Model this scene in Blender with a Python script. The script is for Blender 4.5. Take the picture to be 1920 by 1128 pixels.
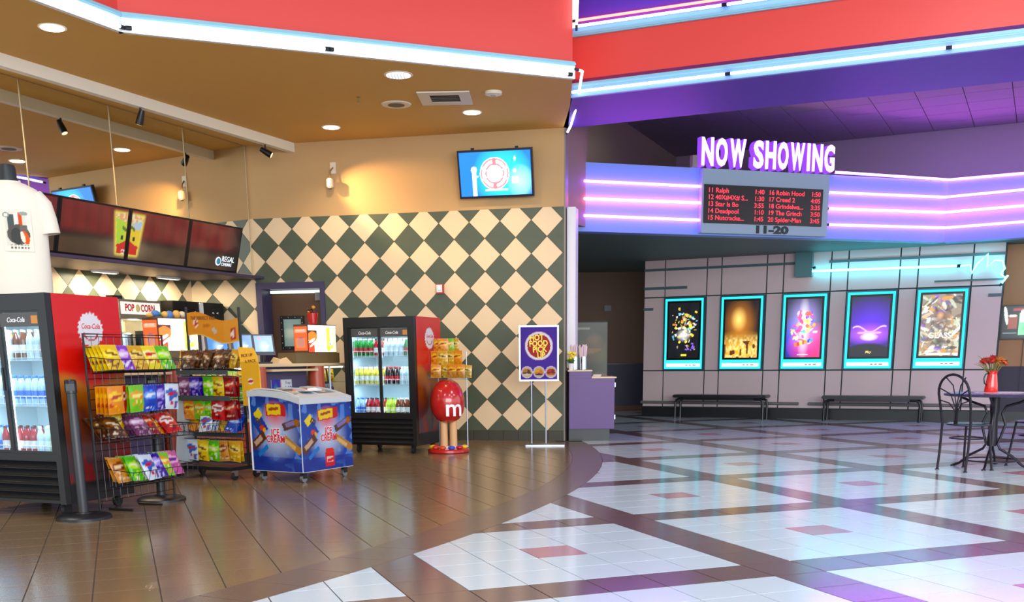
import bpy, bmesh, math, random
import numpy as np
from mathutils import Vector, Matrix

for _o in list(bpy.data.objects):
    bpy.data.objects.remove(_o)
scene = bpy.context.scene
COL = scene.collection
random.seed(7)

# ------------------------------------------------------------------ camera
F, CY, PITCH, ROLL, H = 1915.37, 1108.02, -0.2255, -0.0101, 1.1614
_cp, _sp = math.cos(PITCH), math.sin(PITCH)
FW = np.array([0, _cp, _sp]); _up = np.array([0, -_sp, _cp]); _rt = np.array([1., 0, 0])
_c, _s = math.cos(ROLL), math.sin(ROLL)
RT, UP = _c*_rt + _s*_up, -_s*_rt + _c*_up
CAM = np.array([0, 0, H])
cd = bpy.data.cameras.new('camera'); cam = bpy.data.objects.new('camera', cd); COL.objects.link(cam)
cd.sensor_width = 36.0; cd.lens = F/1920*36.0; cd.shift_y = (CY-564)/1920.0
cd.clip_start = 0.05; cd.clip_end = 200
cam.matrix_world = Matrix(((RT[0], UP[0], -FW[0], CAM[0]), (RT[1], UP[1], -FW[1], CAM[1]),
                           (RT[2], UP[2], -FW[2], CAM[2]), (0, 0, 0, 1)))
scene.camera = cam

# ------------------------------------------------------------------ world, large lights, exposure
w = bpy.data.worlds.new('world'); scene.world = w; w.use_nodes = True
w.node_tree.nodes['Background'].inputs[0].default_value = (0.84, 0.93, 1.0, 1)
w.node_tree.nodes['Background'].inputs[1].default_value = 1.5
vs = scene.view_settings
vs.view_transform = 'Standard'; vs.look = 'None'; vs.gamma = 1.0; vs.use_curve_mapping = False
vs.exposure = 0.55

def area(name, loc, target, sx, sy, power, color):
    l = bpy.data.lights.new(name, 'AREA'); l.shape = 'RECTANGLE'; l.size = sx; l.size_y = sy
    l.energy = power; l.color = color
    o = bpy.data.objects.new(name, l); COL.objects.link(o); o.location = loc
    o.rotation_euler = (Vector(target)-Vector(loc)).to_track_quat('-Z', 'Y').to_euler()
    return o
# daylight through the glazed lobby front behind the photographer
area('lobby_daylight', (3.0, -4.0, 3.2), (2.0, 10.0, 0.8), 12.0, 4.0, 900, (0.88, 0.95, 1.0))
# added overhead fill lights, out of view, that brighten the lobby floor
for _x, _y in ((2.5, 4.0), (6.5, 3.0), (3.5, 8.0), (7.5, 7.0), (-3.0, 4.5)):
    area('added_lobby_fill', (_x, _y, 5.35), (_x, _y, 0), 1.2, 1.2, 75, (0.95, 0.96, 1.0))

# ------------------------------------------------------------------ pixel helpers (photo is 1920 x 1128)
def ray(x, y): return FW + RT*((x-960)/F) + UP*((CY-y)/F)
def onp(x, y, P, n):
    d = ray(x, y); P = np.array(P, float); n = np.array(n, float)
    return CAM + d*(((P-CAM) @ n)/(d @ n))
def onz(x, y, z=0.0): return onp(x, y, (0, 0, z), (0, 0, 1))
def ony(x, y, Y): return onp(x, y, (0, Y, 0), (0, 1, 0))
def proj(P):
    d = np.array(P, float)-CAM; z = d @ FW
    return 960+F*(d @ RT)/z, CY-F*(d @ UP)/z

class Frame:
    """vertical plane frame: local x along the wall, local -y out of it towards the room"""
    def __init__(s, origin, ang):
        s.o = np.array([origin[0], origin[1], 0.0]); s.a = ang
        s.x = np.array([math.cos(ang), math.sin(ang), 0]); s.y = np.array([-math.sin(ang), math.cos(ang), 0])
    def P(s, x, y=0, z=0): return tuple(s.o + s.x*x + s.y*y + np.array([0, 0, z]))
    def px(s, X, Y, off=0.0):
        P = onp(X, Y, s.o - s.y*off, s.y); return float((P-s.o) @ s.x), float(P[2])
    def loc(s, P):
        d = np.array(P)-s.o; return float(d @ s.x), float(d @ s.y)
WT = -0.2136
TW = Frame((-3.5069, 15.4285), WT)                 # harlequin tile wall, x = a, y = -b
def AB(a, b, z=0): return TW.P(a, -b, z)
LWF = Frame(AB(-1.2, 0)[:2], WT+math.radians(80))  # left wall; x runs away from the camera to the corner at 0
MWF = Frame(AB(-0.196, 0)[:2], WT+math.radians(80))  # mirrored bulkhead face
_q0, _q1 = np.array(AB(1.0, 4.2)), np.array(AB(1.85, 1.4))
CTR = Frame(_q0[:2], math.atan2(*(_q1-_q0)[[1, 0]]))  # concession counter front
PWF = Frame((2.65, 20.3), math.radians(-27.05))    # poster wall
D = 0.434                                          # tile diagonal
TS, TTH, TOX, TOY = 0.3251, 0.3592, -0.2219, 5.0985

# ------------------------------------------------------------------ materials
def s2l(c):
    c = np.asarray(c, float); return np.where(c <= 0.04045, c/12.92, ((c+0.055)/1.055)**2.4)
def hx(h):
    h = h.lstrip('#'); return s2l([int(h[i:i+2], 16)/255 for i in (0, 2, 4)])
MATS = {}
def mat(name, col='#808080', rough=0.5, metal=0.0, emit=None, es=1.0, noise=None, bump=0.0, coat=0.0, spec=0.5, nscale=8.0):
    if name in MATS: return MATS[name]
    m = bpy.data.materials.new(name); m.use_nodes = True; MATS[name] = m
    nt = m.node_tree; b = nt.nodes['Principled BSDF']
    c = tuple(hx(col)) + (1,) if isinstance(col, str) else tuple(col)+(1,)
    b.inputs['Base Color'].default_value = c; b.inputs['Roughness'].default_value = rough
    b.inputs['Metallic'].default_value = metal; b.inputs['Coat Weight'].default_value = coat
    b.inputs['Specular IOR Level'].default_value = spec
    if emit is not None:
        b.inputs['Emission Color'].default_value = tuple(hx(emit) if isinstance(emit, str) else emit)+(1,)
        b.inputs['Emission Strength'].default_value = es
    if noise or bump:
        tc = nt.nodes.new('ShaderNodeTexCoord'); n = nt.nodes.new('ShaderNodeTexNoise')
        n.inputs['Scale'].default_value = nscale; n.inputs['Detail'].default_value = 5
        nt.links.new(tc.outputs['Object'], n.inputs['Vector'])
        if noise:
            mx = nt.nodes.new('ShaderNodeMix'); mx.data_type = 'RGBA'
            mx.inputs[6].default_value = tuple(v*(1-noise) for v in c[:3])+(1,)
            mx.inputs[7].default_value = tuple(min(1, v*(1+noise)) for v in c[:3])+(1,)
            nt.links.new(n.outputs['Fac'], mx.inputs[0]); nt.links.new(mx.outputs[2], b.inputs['Base Color'])
        if bump:
            bp = nt.nodes.new('ShaderNodeBump'); bp.inputs['Strength'].default_value = bump; bp.inputs['Distance'].default_value = 0.01
            nt.links.new(n.outputs['Fac'], bp.inputs['Height']); nt.links.new(bp.outputs['Normal'], b.inputs['Normal'])
    return m
def emat(name, col, s):
    if name in MATS: return MATS[name]
    m = bpy.data.materials.new(name); m.use_nodes = True; MATS[name] = m
    nt = m.node_tree; nt.nodes.clear()
    e = nt.nodes.new('ShaderNodeEmission'); o = nt.nodes.new('ShaderNodeOutputMaterial')
    e.inputs[0].default_value = tuple(hx(col) if isinstance(col, str) else col)+(1,); e.inputs[1].default_value = s
    nt.links.new(e.outputs[0], o.inputs[0]); return m
def printmat(name, glow=0.0, rough=0.35, coat=0.0, val=0.72):
    """printed or lit picture: colour comes from the mesh colour attribute"""
    if name in MATS: return MATS[name]
    m = bpy.data.materials.new(name); m.use_nodes = True; MATS[name] = m
    nt = m.node_tree; b = nt.nodes['Principled BSDF']
    a = nt.nodes.new('ShaderNodeVertexColor'); a.layer_name = 'Col'
    hs = nt.nodes.new('ShaderNodeHueSaturation'); hs.inputs['Value'].default_value = val; hs.inputs['Saturation'].default_value = 1.15
    nt.links.new(a.outputs[0], hs.inputs['Color']); nt.links.new(hs.outputs[0], b.inputs['Base Color']); b.inputs['Roughness'].default_value = rough
    b.inputs['Coat Weight'].default_value = coat
    if glow:
        b.inputs['Base Color'].default_value = (0.02, 0.02, 0.02, 1); nt.links.remove(b.inputs['Base Color'].links[0])
        nt.links.new(a.outputs[0], b.inputs['Emission Color']); b.inputs['Emission Strength'].default_value = glow
    return m
def glassmat(name, tint='#ffffff', refl=0.08, rough=0.02):
    if name in MATS: return MATS[name]
    m = bpy.data.materials.new(name); m.use_nodes = True; MATS[name] = m
    nt = m.node_tree; nt.nodes.clear()
    t = nt.nodes.new('ShaderNodeBsdfTransparent'); g = nt.nodes.new('ShaderNodeBsdfGlossy')
    x = nt.nodes.new('ShaderNodeMixShader'); o = nt.nodes.new('ShaderNodeOutputMaterial'); lw = nt.nodes.new('ShaderNodeLayerWeight')
    pw_ = nt.nodes.new('ShaderNodeMath'); pw_.operation = 'POWER'; pw_.inputs[1].default_value = 4.0; nt.links.new(lw.outputs['Facing'], pw_.inputs[0])
    ma = nt.nodes.new('ShaderNodeMath'); ma.operation = 'MULTIPLY_ADD'; ma.inputs[1].default_value = 0.6; ma.inputs[2].default_value = refl*0.4; nt.links.new(pw_.outputs[0], ma.inputs[0])
    t.inputs[0].default_value = tuple(hx(tint))+(1,); g.inputs['Roughness'].default_value = rough
    nt.links.new(ma.outputs[0], x.inputs[0]); nt.links.new(t.outputs[0], x.inputs[1]); nt.links.new(g.outputs[0], x.inputs[2])
    nt.links.new(x.outputs[0], o.inputs[0]); return m

# ------------------------------------------------------------------ mesh helpers
class MB:
    def __init__(s): s.v = []; s.f = []; s.c = None
    def add(s, vs_, fs):
        o = len(s.v); s.v += [tuple(map(float, p)) for p in vs_]; s.f += [tuple(i+o for i in f) for f in fs]; return s
    def box(s, x0, x1, y0, y1, z0, z1):
        return s.add([(x0, y0, z0), (x1, y0, z0), (x1, y1, z0), (x0, y1, z0), (x0, y0, z1), (x1, y0, z1), (x1, y1, z1), (x0, y1, z1)],
                     [(0, 3, 2, 1), (4, 5, 6, 7), (0, 1, 5, 4), (1, 2, 6, 5), (2, 3, 7, 6), (3, 0, 4, 7)])
    def prism(s, poly, z0, z1):
        n = len(poly)
        return s.add([(x, y, z0) for x, y in poly]+[(x, y, z1) for x, y in poly],
                     [tuple(range(n-1, -1, -1)), tuple(range(n, 2*n))]+[(i, (i+1) % n, n+(i+1) % n, n+i) for i in range(n)])
    def prism_xz(s, poly, y0, y1):
        """poly (x, z) counter-clockwise seen from -y; y0 is the front"""
        n = len(poly)
        return s.add([(x, y0, z) for x, z in poly]+[(x, y1, z) for x, z in poly],
                     [tuple(range(n)), tuple(range(2*n-1, n-1, -1))]+[(i, n+i, n+(i+1) % n, (i+1) % n) for i in range(n)])
    def ring_xz(s, outer, inner, y0, y1):
        x0, x1, z0, z1 = outer; a0, a1, b0, b1 = inner
        s.box(x0, x1, y0, y1, z0, b0); s.box(x0, x1, y0, y1, b1, z1)
        s.box(x0, a0, y0, y1, b0, b1); return s.box(a1, x1, y0, y1, b0, b1)
    def tube(s, pts, r, n=8, closed=False, caps=True):
        P = [Vector(p) for p in pts]; m = len(P)
        rr = r if isinstance(r, (list, tuple)) else [r]*m
        T = []
        for i in range(m):
            a = P[i-1] if (i > 0 or closed) else P[i]; b = P[(i+1) % m] if (i < m-1 or closed) else P[i]
            T.append((b-a).normalized())
        ref = Vector((0, 0, 1)) if abs(T[0].z) < 0.9 else Vector((1, 0, 0))
        N = (ref - T[0]*ref.dot(T[0])).normalized(); vs_ = []
        for i in range(m):
            N = (N - T[i]*N.dot(T[i])).normalized(); B = T[i].cross(N)
            for k in range(n):
                t = 2*math.pi*k/n; vs_.append(P[i]+(N*math.cos(t)+B*math.sin(t))*rr[i])
        fs = [(i*n+k, i*n+(k+1) % n, ((i+1) % m)*n+(k+1) % n, ((i+1) % m)*n+k) for i in range(m if closed else m-1) for k in range(n)]
        if caps and not closed: fs += [tuple(range(n-1, -1, -1)), tuple(range((m-1)*n, m*n))]
        return s.add(vs_, fs)
    def cyl(s, p0, p1, r, n=12): return s.tube([p0, p1], r, n)
    def lathe(s, prof, n=20, c=(0, 0, 0)):
        """prof: (r, z) from bottom to top"""
        m = len(prof)
        vs_ = [(c[0]+r*math.cos(2*math.pi*k/n), c[1]+r*math.sin(2*math.pi*k/n), c[2]+z) for r, z in prof for k in range(n)]
        fs = [(i*n+k, i*n+(k+1) % n, (i+1)*n+(k+1) % n, (i+1)*n+k) for i in range(m-1) for k in range(n)]
        fs += [tuple(range(n-1, -1, -1)), tuple(range((m-1)*n, m*n))]
        return s.add(vs_, fs)
    def ball(s, c, rx, ry, rz, n=16, m=10):
        prof = [(math.sin(math.pi*i/m), -math.cos(math.pi*i/m)) for i in range(m+1)]
        vs_ = [(c[0]+rx*max(r, 1e-4)*math.cos(2*math.pi*k/n), c[1]+ry*max(r, 1e-4)*math.sin(2*math.pi*k/n), c[2]+rz*z) for r, z in prof for k in range(n)]
        return s.add(vs_, [(i*n+k, i*n+(k+1) % n, (i+1)*n+(k+1) % n, (i+1)*n+k) for i in range(m) for k in range(n)])
    def mesh(s, name, m=None, smooth=False, bevel=0.0, fix=False):
        me = bpy.data.meshes.new(name); me.from_pydata(s.v, [], s.f); me.validate()
        if bevel or fix:
            bm = bmesh.new(); bm.from_mesh(me)
            if bevel: bmesh.ops.bevel(bm, geom=bm.edges[:], offset=bevel, segments=2, affect='EDGES', clamp_overlap=True)
            bmesh.ops.recalc_face_normals(bm, faces=bm.faces[:]); bm.to_mesh(me); bm.free()
        if smooth:
            for p in me.polygons: p.use_smooth = True
            try: me.set_sharp_from_angle(angle=math.radians(40))
            except Exception: pass
        if m: me.materials.append(m)
        if s.c is not None:
            a = me.color_attributes.new('Col', 'FLOAT_COLOR', 'POINT')
            a.data.foreach_set('color', np.c_[np.asarray(s.c, float), np.ones(len(s.c))].astype(np.float32).ravel())
        return me
    def build(s, name, m, parent=None, smooth=False, bevel=0.0, loc=None, rotz=0, fix=False):
        o = bpy.data.objects.new(name, s.mesh(name, m, smooth, bevel, fix)); COL.objects.link(o)
        o.parent = parent
        if loc is not None: o.location = loc
        o.rotation_euler = (0, 0, rotz); return o
def link(name, me, parent=None, loc=(0, 0, 0), rot=(0, 0, 0)):
    o = bpy.data.objects.new(name, me); COL.objects.link(o); o.parent = parent; o.location = loc; o.rotation_euler = rot; return o
def tag(o, label, cat, group=None):
    o['label'] = label; o['category'] = cat
    if group: o['group'] = group
    return o
def thing(name, label, cat, loc=(0, 0, 0), rotz=0.0, group=None):
    o = bpy.data.objects.new(name, None); o.empty_display_size = 0.1; COL.objects.link(o)
    o.location = loc; o.rotation_euler = (0, 0, rotz); return tag(o, label, cat, group)
def struct(o): o['kind'] = 'structure'; return o
def copy_tree(o, parent=None, loc=None, rot=None, label=None, group=None):
    c = o.copy(); COL.objects.link(c); c.parent = parent
    if loc is not None: c.location = loc
    if rot is not None: c.rotation_euler = rot if isinstance(rot, (tuple, list)) else (0, 0, rot)
    if label: c['label'] = label
    if group: c['group'] = group
    for ch in o.children: copy_tree(ch, c)
    return c
def arc(cx, cy, r, a0, a1, n): return [(cx+r*math.cos(math.radians(a0+(a1-a0)*i/n)), cy+r*math.sin(math.radians(a0+(a1-a0)*i/n))) for i in range(n+1)]

# printed pictures: a fine grid coloured by a function of u, v (both 0..1 numpy arrays, v upwards)
def vnoise(u, v, sc, seed=0):
    r = np.random.RandomState(seed); g = r.rand(64, 64); x = u*sc; y = v*sc
    i = np.floor(x).astype(int); j = np.floor(y).astype(int); fx = x-i; fy = y-j; fx = fx*fx*(3-2*fx); fy = fy*fy*(3-2*fy)
    G = lambda a, b: g[a % 64, b % 64]
    return (G(i, j)*(1-fx)+G(i+1, j)*fx)*(1-fy)+(G(i, j+1)*(1-fx)+G(i+1, j+1)*fx)*fy
class Art:
    def __init__(s, u, v, asp, bg): s.u = u; s.v = v; s.asp = asp; s.c = np.tile(hx(bg), (len(u), 1))
    def fill(s, k, col):
        k = np.clip(k, 0, 1)[:, None]; s.c = s.c*(1-k) + (hx(col) if isinstance(col, str) else np.asarray(col))*k; return s
    def rect(s, x0, x1, y0, y1, col, rot=0, k=1.0):
        cx, cy = (x0+x1)/2, (y0+y1)/2; dx = (s.u-cx)*s.asp; dy = s.v-cy; a = math.radians(rot)
        X = dx*math.cos(a)+dy*math.sin(a); Y = -dx*math.sin(a)+dy*math.cos(a)
        return s.fill(k*((abs(X) <= (x1-x0)/2*s.asp) & (abs(Y) <= (y1-y0)/2)), col)
    def dist(s, cx, cy, rx, ry, rot=0):
        dx = (s.u-cx)*s.asp; dy = s.v-cy; a = math.radians(rot)
        X = dx*math.cos(a)+dy*math.sin(a); Y = -dx*math.sin(a)+dy*math.cos(a)
        return np.sqrt((X/rx)**2+(Y/ry)**2)
    def ell(s, cx, cy, rx, ry, col, rot=0, k=1.0): return s.fill(k*(s.dist(cx, cy, rx, ry, rot) <= 1), col)
    def ring(s, cx, cy, r0, r1, col): d = s.dist(cx, cy, 1, 1); return s.fill((d >= r0) & (d <= r1), col)
    def glow(s, cx, cy, rx, ry, col, k=1.0, p=1.5): return s.fill(k*np.clip(1-s.dist(cx, cy, rx, ry), 0, 1)**p, col)
def picture(name, w_, h_, nx, ny, fn, m, parent=None, o=(0, 0, 0), X=(1, 0, 0), Y=(0, 0, 1), bg='#000000'):
    U, V = np.meshgrid(np.linspace(0, 1, nx+1), np.linspace(0, 1, ny+1)); u = U.ravel(); v = V.ravel()
    A = Art(u, v, w_/h_, bg); fn(A)
    X = np.array(X, float); Y = np.array(Y, float); o = np.array(o, float)
    b = MB(); b.v = [tuple(p) for p in (o + np.outer(u*w_, X) + np.outer(v*h_, Y))]
    b.f = [(j*(nx+1)+i, j*(nx+1)+i+1, (j+1)*(nx+1)+i+1, (j+1)*(nx+1)+i) for j in range(ny) for i in range(nx)]
    b.c = A.c
    return b.build(name, m, parent)
_tcache = {}
def text(string, size, m, parent=None, at=(0, 0, 0), ext=0.002, bold=0.0, shear=0.0, sx=1.0, align='CENTER', rotz=0.0, name='lettering', roll=0.0, spacing=1.0, back=False):
    """lettering that stands in local xz and faces local -y"""
    cu = bpy.data.curves.new('lettering', 'FONT'); cu.body = string; cu.size = size; cu.extrude = ext; cu.offset = bold*size
    cu.shear = shear; cu.align_x = align; cu.align_y = 'CENTER'; cu.space_character = spacing; cu.resolution_u = 3
    t = bpy.data.objects.new('tmp', cu); COL.objects.link(t); bpy.context.view_layer.update()
    me = bpy.data.meshes.new_from_object(t.evaluated_get(bpy.context.evaluated_depsgraph_get()))
    bpy.data.objects.remove(t); bpy.data.curves.remove(cu)
    R = Matrix.Rotation(math.pi/2, 4, 'X') @ Matrix.Rotation(roll, 4, 'Z') @ Matrix.Diagonal((sx, 1, 1, 1))
    me.transform(R); me.materials.clear(); me.materials.append(m); me.name = name
    return link(name, me, parent, at, (0, 0, rotz))
# ================================================================== STRUCTURE
def clip_poly(poly, nx, ny, d):
    """keep nx*x+ny*y <= d"""
    out = []
    for i in range(len(poly)):
        p, q = poly[i], poly[(i+1) % len(poly)]; a = nx*p[0]+ny*p[1]-d; b = nx*q[0]+ny*q[1]-d
        if a <= 0: out.append(p)
        if (a < 0 < b) or (b < 0 < a): t = a/(a-b); out.append((p[0]+(q[0]-p[0])*t, p[1]+(q[1]-p[1])*t))
    res = []
    for p in out:
        if not res or abs(p[0]-res[-1][0])+abs(p[1]-res[-1][1]) > 1e-5: res.append(p)
    return res
def parea(p): return 0.5*abs(sum(p[i][0]*p[(i+1) % len(p)][1]-p[(i+1) % len(p)][0]*p[i][1] for i in range(len(p)))) if len(p) > 2 else 0

# ---- floor tiles
M_FLOORBASE = mat('floor_grout', '#4a4238', 0.8)
FM = [mat('floor_tile_white', '#c4d2d8', 0.15, spec=0.75, noise=0.03, nscale=3, bump=0.02),
      mat('floor_tile_rose', '#b07a84', 0.16, spec=0.7, noise=0.06, nscale=5),
      mat('floor_tile_plum', '#6a5350', 0.16, spec=0.8, noise=0.1, nscale=4),
      mat('floor_tile_brown', '#7d6547', 0.19, spec=0.6, noise=0.09, nscale=2.5, bump=0.02),
      mat('floor_tile_border', '#6b574b', 0.22, noise=0.1, nscale=4)]
floor = struct(MB().box(-9, 14, -5, 26, -0.1, -0.004).build('floor', M_FLOORBASE))
IN = [-0.00024, -0.03835, 0.29862, 0.1791]; OUT = [0.00015, -0.03799, 0.28594, 0.54585]
def xc(c, y):
    t = min(max(y, 3.0), 15.5)-9; x = np.polyval(c, t)
    return float(x + (y-3.0)*0.75) if y < 3 else float(x)
def xs(c, y): return (xc(c, y+0.1)-xc(c, y-0.1))/0.2
cth, sth = math.cos(TTH), math.sin(TTH)
def uv2w(u, v): return (TOX+TS*(u*cth-v*sth), TOY+TS*(u*sth+v*cth))
tiles = []      # (poly, material index, full)
g = 0.007
def sq(u, v, e=0.0): return [uv2w(u+e, v+e), uv2w(u+1-e, v+e), uv2w(u+1-e, v+1-e), uv2w(u+e, v+1-e)]
for u in range(-26, 46):
    for v in range(-26, 62):
        c = uv2w(u+.5, v+.5)
        if -2.5 < c[0] < 12.5 and 2.3 < c[1] < 24 and c[0] > xc(OUT, c[1])-0.3 and proj((c[0], c[1], 0))[0] < 2500:
            k = xs(OUT, c[1]); x0 = xc(OUT, c[1])+0.004
            p = sq(u, v, g/TS/2); q = clip_poly(p, -1, k, -(x0-k*c[1]))
            if parea(q) > 0.0006:
                um, vm = u % 6, v % 6
                tiles.append((q, 1 if (um == 2 and vm == 2) else (0 if um < 5 and vm < 5 else 2), len(q) == 4 and abs(parea(q)-parea(p)) < 1e-6, (u, v)))
for u in range(-40, 20):
    for v in range(-20, 60):
        U, V = u-0.54, v+0.15; c = uv2w(U+.5, V+.5)
        if -6.5 < c[0] < 1.2 and 2.3 < c[1] < 15.6 and c[0] < xc(IN, c[1])+0.3:
            k = xs(IN, c[1]); x0 = xc(IN, c[1])-0.004
            p = sq(U, V, g/TS/2); q = clip_poly(p, 1, -k, x0-k*c[1])
            q = clip_poly(q, TW.y[0], TW.y[1], float(TW.y @ TW.o)) if len(q) > 2 else q
            if parea(q) > 0.0006:
                tiles.append((q, 3, len(q) == 4 and abs(parea(q)-parea(p)) < 1e-6, (U, V)))
ys = np.arange(2.4, 14.6, 0.33)
for i in range(len(ys)-1):
    a, b = ys[i]+0.003, ys[i+1]-0.003; s0, s1 = 0.25*xs(IN, a), 0.25*xs(IN, b)
    m_ = (a+b)/2
    q = [(xc(IN, a), a+s0*0), (xc(OUT, a-s0), a-s0), (xc(OUT, b-s1), b-s1), (xc(IN, b), b)]
    tiles.append((q, 4, False, None))
def pixarea(q):
    P = [proj((x, y, 0)) for x, y in q]; cx = sum(p[0] for p in P)/len(P); cy = sum(p[1] for p in P)/len(P)
    if not (-10 < cx < 1930 and 0 < cy < 1150): return 0
    return parea(P)
tiles.sort(key=lambda t: -pixarea(t[0]))
full = {}
rest = MB(); rmi = []
for i, (q, mi, isfull, uv) in enumerate(tiles):
    if i < 296:
        if isfull:
            if mi not in full:
                h_ = TS/2-g/2; full[mi] = MB().prism([(-h_, -h_), (h_, -h_), (h_, h_), (-h_, h_)], -0.02, 0).mesh('tile', FM[mi])
            c = uv2w(uv[0]+.5, uv[1]+.5); link('tile', full[mi], floor, (c[0], c[1], 0), (0, 0, TTH))
        else:
            MB().prism(q, -0.02, 0).build('tile', FM[mi], floor)
    else:
        n0 = len(rest.f); rest.prism(q, -0.02, 0); rmi += [mi]*(len(rest.f)-n0)
ro = rest.build('far_tiles', None, floor); ro['kind'] = 'stuff'
for m_ in FM: ro.data.materials.append(m_)
ro.data.polygons.foreach_set('material_index', np.array(rmi, dtype=np.int32))

# ---- harlequin wall
M_LIGHT = mat('wall_tile_cream', '#e6c9a2', 0.42, noise=0.05, nscale=1.3)
M_DARK = mat('wall_tile_green', '#4c5442', 0.42, noise=0.14, nscale=6)
M_GROUT = mat('wall_grout', '#6e5330', 0.8)
M_TAN = mat('tan_paint', '#c29a68', 0.7, noise=0.02, nscale=2)
M_PURPLE = mat('purple_trim', '#3d3350', 0.45)
M_BASE = mat('base_tile', '#3c3a2e', 0.45, noise=0.1)
M_CEIL = mat('ceiling_tan', '#d6a552', 0.75, noise=0.03, nscale=1.2)
A0, A1, ZT = -1.6, 4.355, 7.19*D
DX0, DX1, DZ = -0.17, 0.886, 2.24
wb = MB()
for bx_ in ((A0, DX0, 0.008, 0.2, 0, ZT), (DX1, A1, 0.008, 0.2, 0, ZT), (DX0, DX1, 0.008, 0.2, DZ, ZT)): wb.box(*bx_)
wall_back = struct(wb.build('wall_back', M_GROUT, loc=TW.P(0), rotz=WT))
MB().box(A0, A1, 0.0, 0.2, ZT, 4.1).build('upper_paint', M_TAN, wall_back)
def diamonds(parent, x0, x1, zb, zt, xph, hole=None, y0=0.0, y1=0.012):
    hd = D/2-0.004; shared = {}
    for i in range(int((x0-xph)/D*2)-3, int((x1-xph)/D*2)+4):
        for j in range(int(zb/D*2)-3, int(zt/D*2)+4):
            if (i+j) % 2: continue
            cx = xph+i*D/2; cz = 0.33*D+j*D/2; dark = i % 2 == 0
            p = [(cx, cz-hd), (cx+hd, cz), (cx, cz+hd), (cx-hd, cz)]
            q = p
            for nx, nz, d in ((1, 0, x1), (-1, 0, -x0), (0, 1, zt), (0, -1, -zb)): q = clip_poly(q, nx, nz, d) if len(q) > 2 else q
            parts = [q]
            if hole and len(q) > 2:
                hx0, hx1, hz = hole
                parts = [clip_poly(q, 1, 0, hx0), clip_poly(q, -1, 0, -hx1)]
                mid = clip_poly(clip_poly(clip_poly(q, -1, 0, -hx0), 1, 0, hx1), 0, -1, -hz); parts.append(mid)
                if parea(q)-sum(parea(k) for k in parts) < 1e-6 and sum(parea(k) > 1e-6 for k in parts) > 1 and min(z for _, z in q) >= hz: parts = [q]
            for k in parts:
                if parea(k) < 0.0008: continue
                mm = M_DARK if dark else M_LIGHT
                if abs(parea(k)-parea(p)) < 1e-7:
                    if dark not in shared: shared[dark] = MB().prism_xz([(0, -hd), (hd, 0), (0, hd), (-hd, 0)], y0, y1).mesh('tile', mm)
                    link('tile', shared[dark], parent, (cx, 0, cz))
                else: MB().prism_xz(k, y0, y1).build('tile', mm, parent)
diamonds(wall_back, -1.35, A1, 0.33*D, ZT, 0.0, (DX0, DX1, DZ))
bt = MB().box(-0.106, 0.106, -0.004, 0.012, 0, 0.33*D-0.005).mesh('base_tile', M_BASE)
xx = A1-0.108
while xx > -1.2:
    if not (DX0-0.1 < xx < DX1+0.1): link('base_tile', bt, wall_back, (xx, 0, 0))
    xx -= 0.217
# end face of the harlequin wall, painted
struct(MB().box(A1, A1+0.02, 0.0, 0.24, 0, 4.1).build('trim_1', mat('grey_trim', '#8c7f78', 0.5), loc=TW.P(0), rotz=WT))

# ---- left wall behind the counter
wl = struct(MB().box(-9.5, 0.3, 0.008, 0.2, 0, 4.1).build('wall_left', M_GROUT, loc=LWF.P(0), rotz=LWF.a))
MB().box(-9.5, 0.0, 0.0, 0.01, 0, 1.0).build('lower_paint', M_TAN, wl)
ph = LWF.px(220, 537.3)[0]
diamonds(wl, -5.2, 0.0, 1.0, 2.34, ph % D + D/2*0)

# ---- mirrored bulkhead over the counter
M_MIRROR = mat('mirror', (0.80, 0.80, 0.74), 0.015, 1.0)
M_BEIGE = mat('beige_paint', '#c9ad84', 0.6)
bh = struct(MB().box(-9.5, 0.05, 0.012, 1.0, 2.33, 4.1).build('wall_bulkhead', M_BEIGE, loc=MWF.P(0), rotz=MWF.a))
mp = MB().box(-1.296, 0, 0, 0.012, 2.36, 4.09).mesh('mirror_panel', M_MIRROR)
for i in range(7): link('mirror_panel', mp, bh, (-0.03-1.31*i, 0, 0))
M_JOINT = mat('joint_strip', '#c8b48c', 0.5)
jb = MB().box(-0.004, 0.004, -0.004, 0.0, 2.36, 4.09).mesh('joint_strip', M_JOINT)
for i in range(7): link('joint_strip', jb, bh, (-0.033-1.31*i, 0, 0))
struct(MB().box(-9.5, 0.02, -0.16, 0.9, 2.29, 2.33).build('trim_2', M_PURPLE, loc=MWF.P(0), rotz=MWF.a, bevel=0.006))
# ---- lit valance board
VF = Frame(AB(0.54, 0)[:2], WT+math.radians(78.4))
struct(MB().box(-9.5, 0.02, 0.0, 0.09, 3.98, 4.1).build('trim_3', mat('valance_white', '#e8dfcc', 0.5), loc=VF.P(0), rotz=VF.a))

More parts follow.
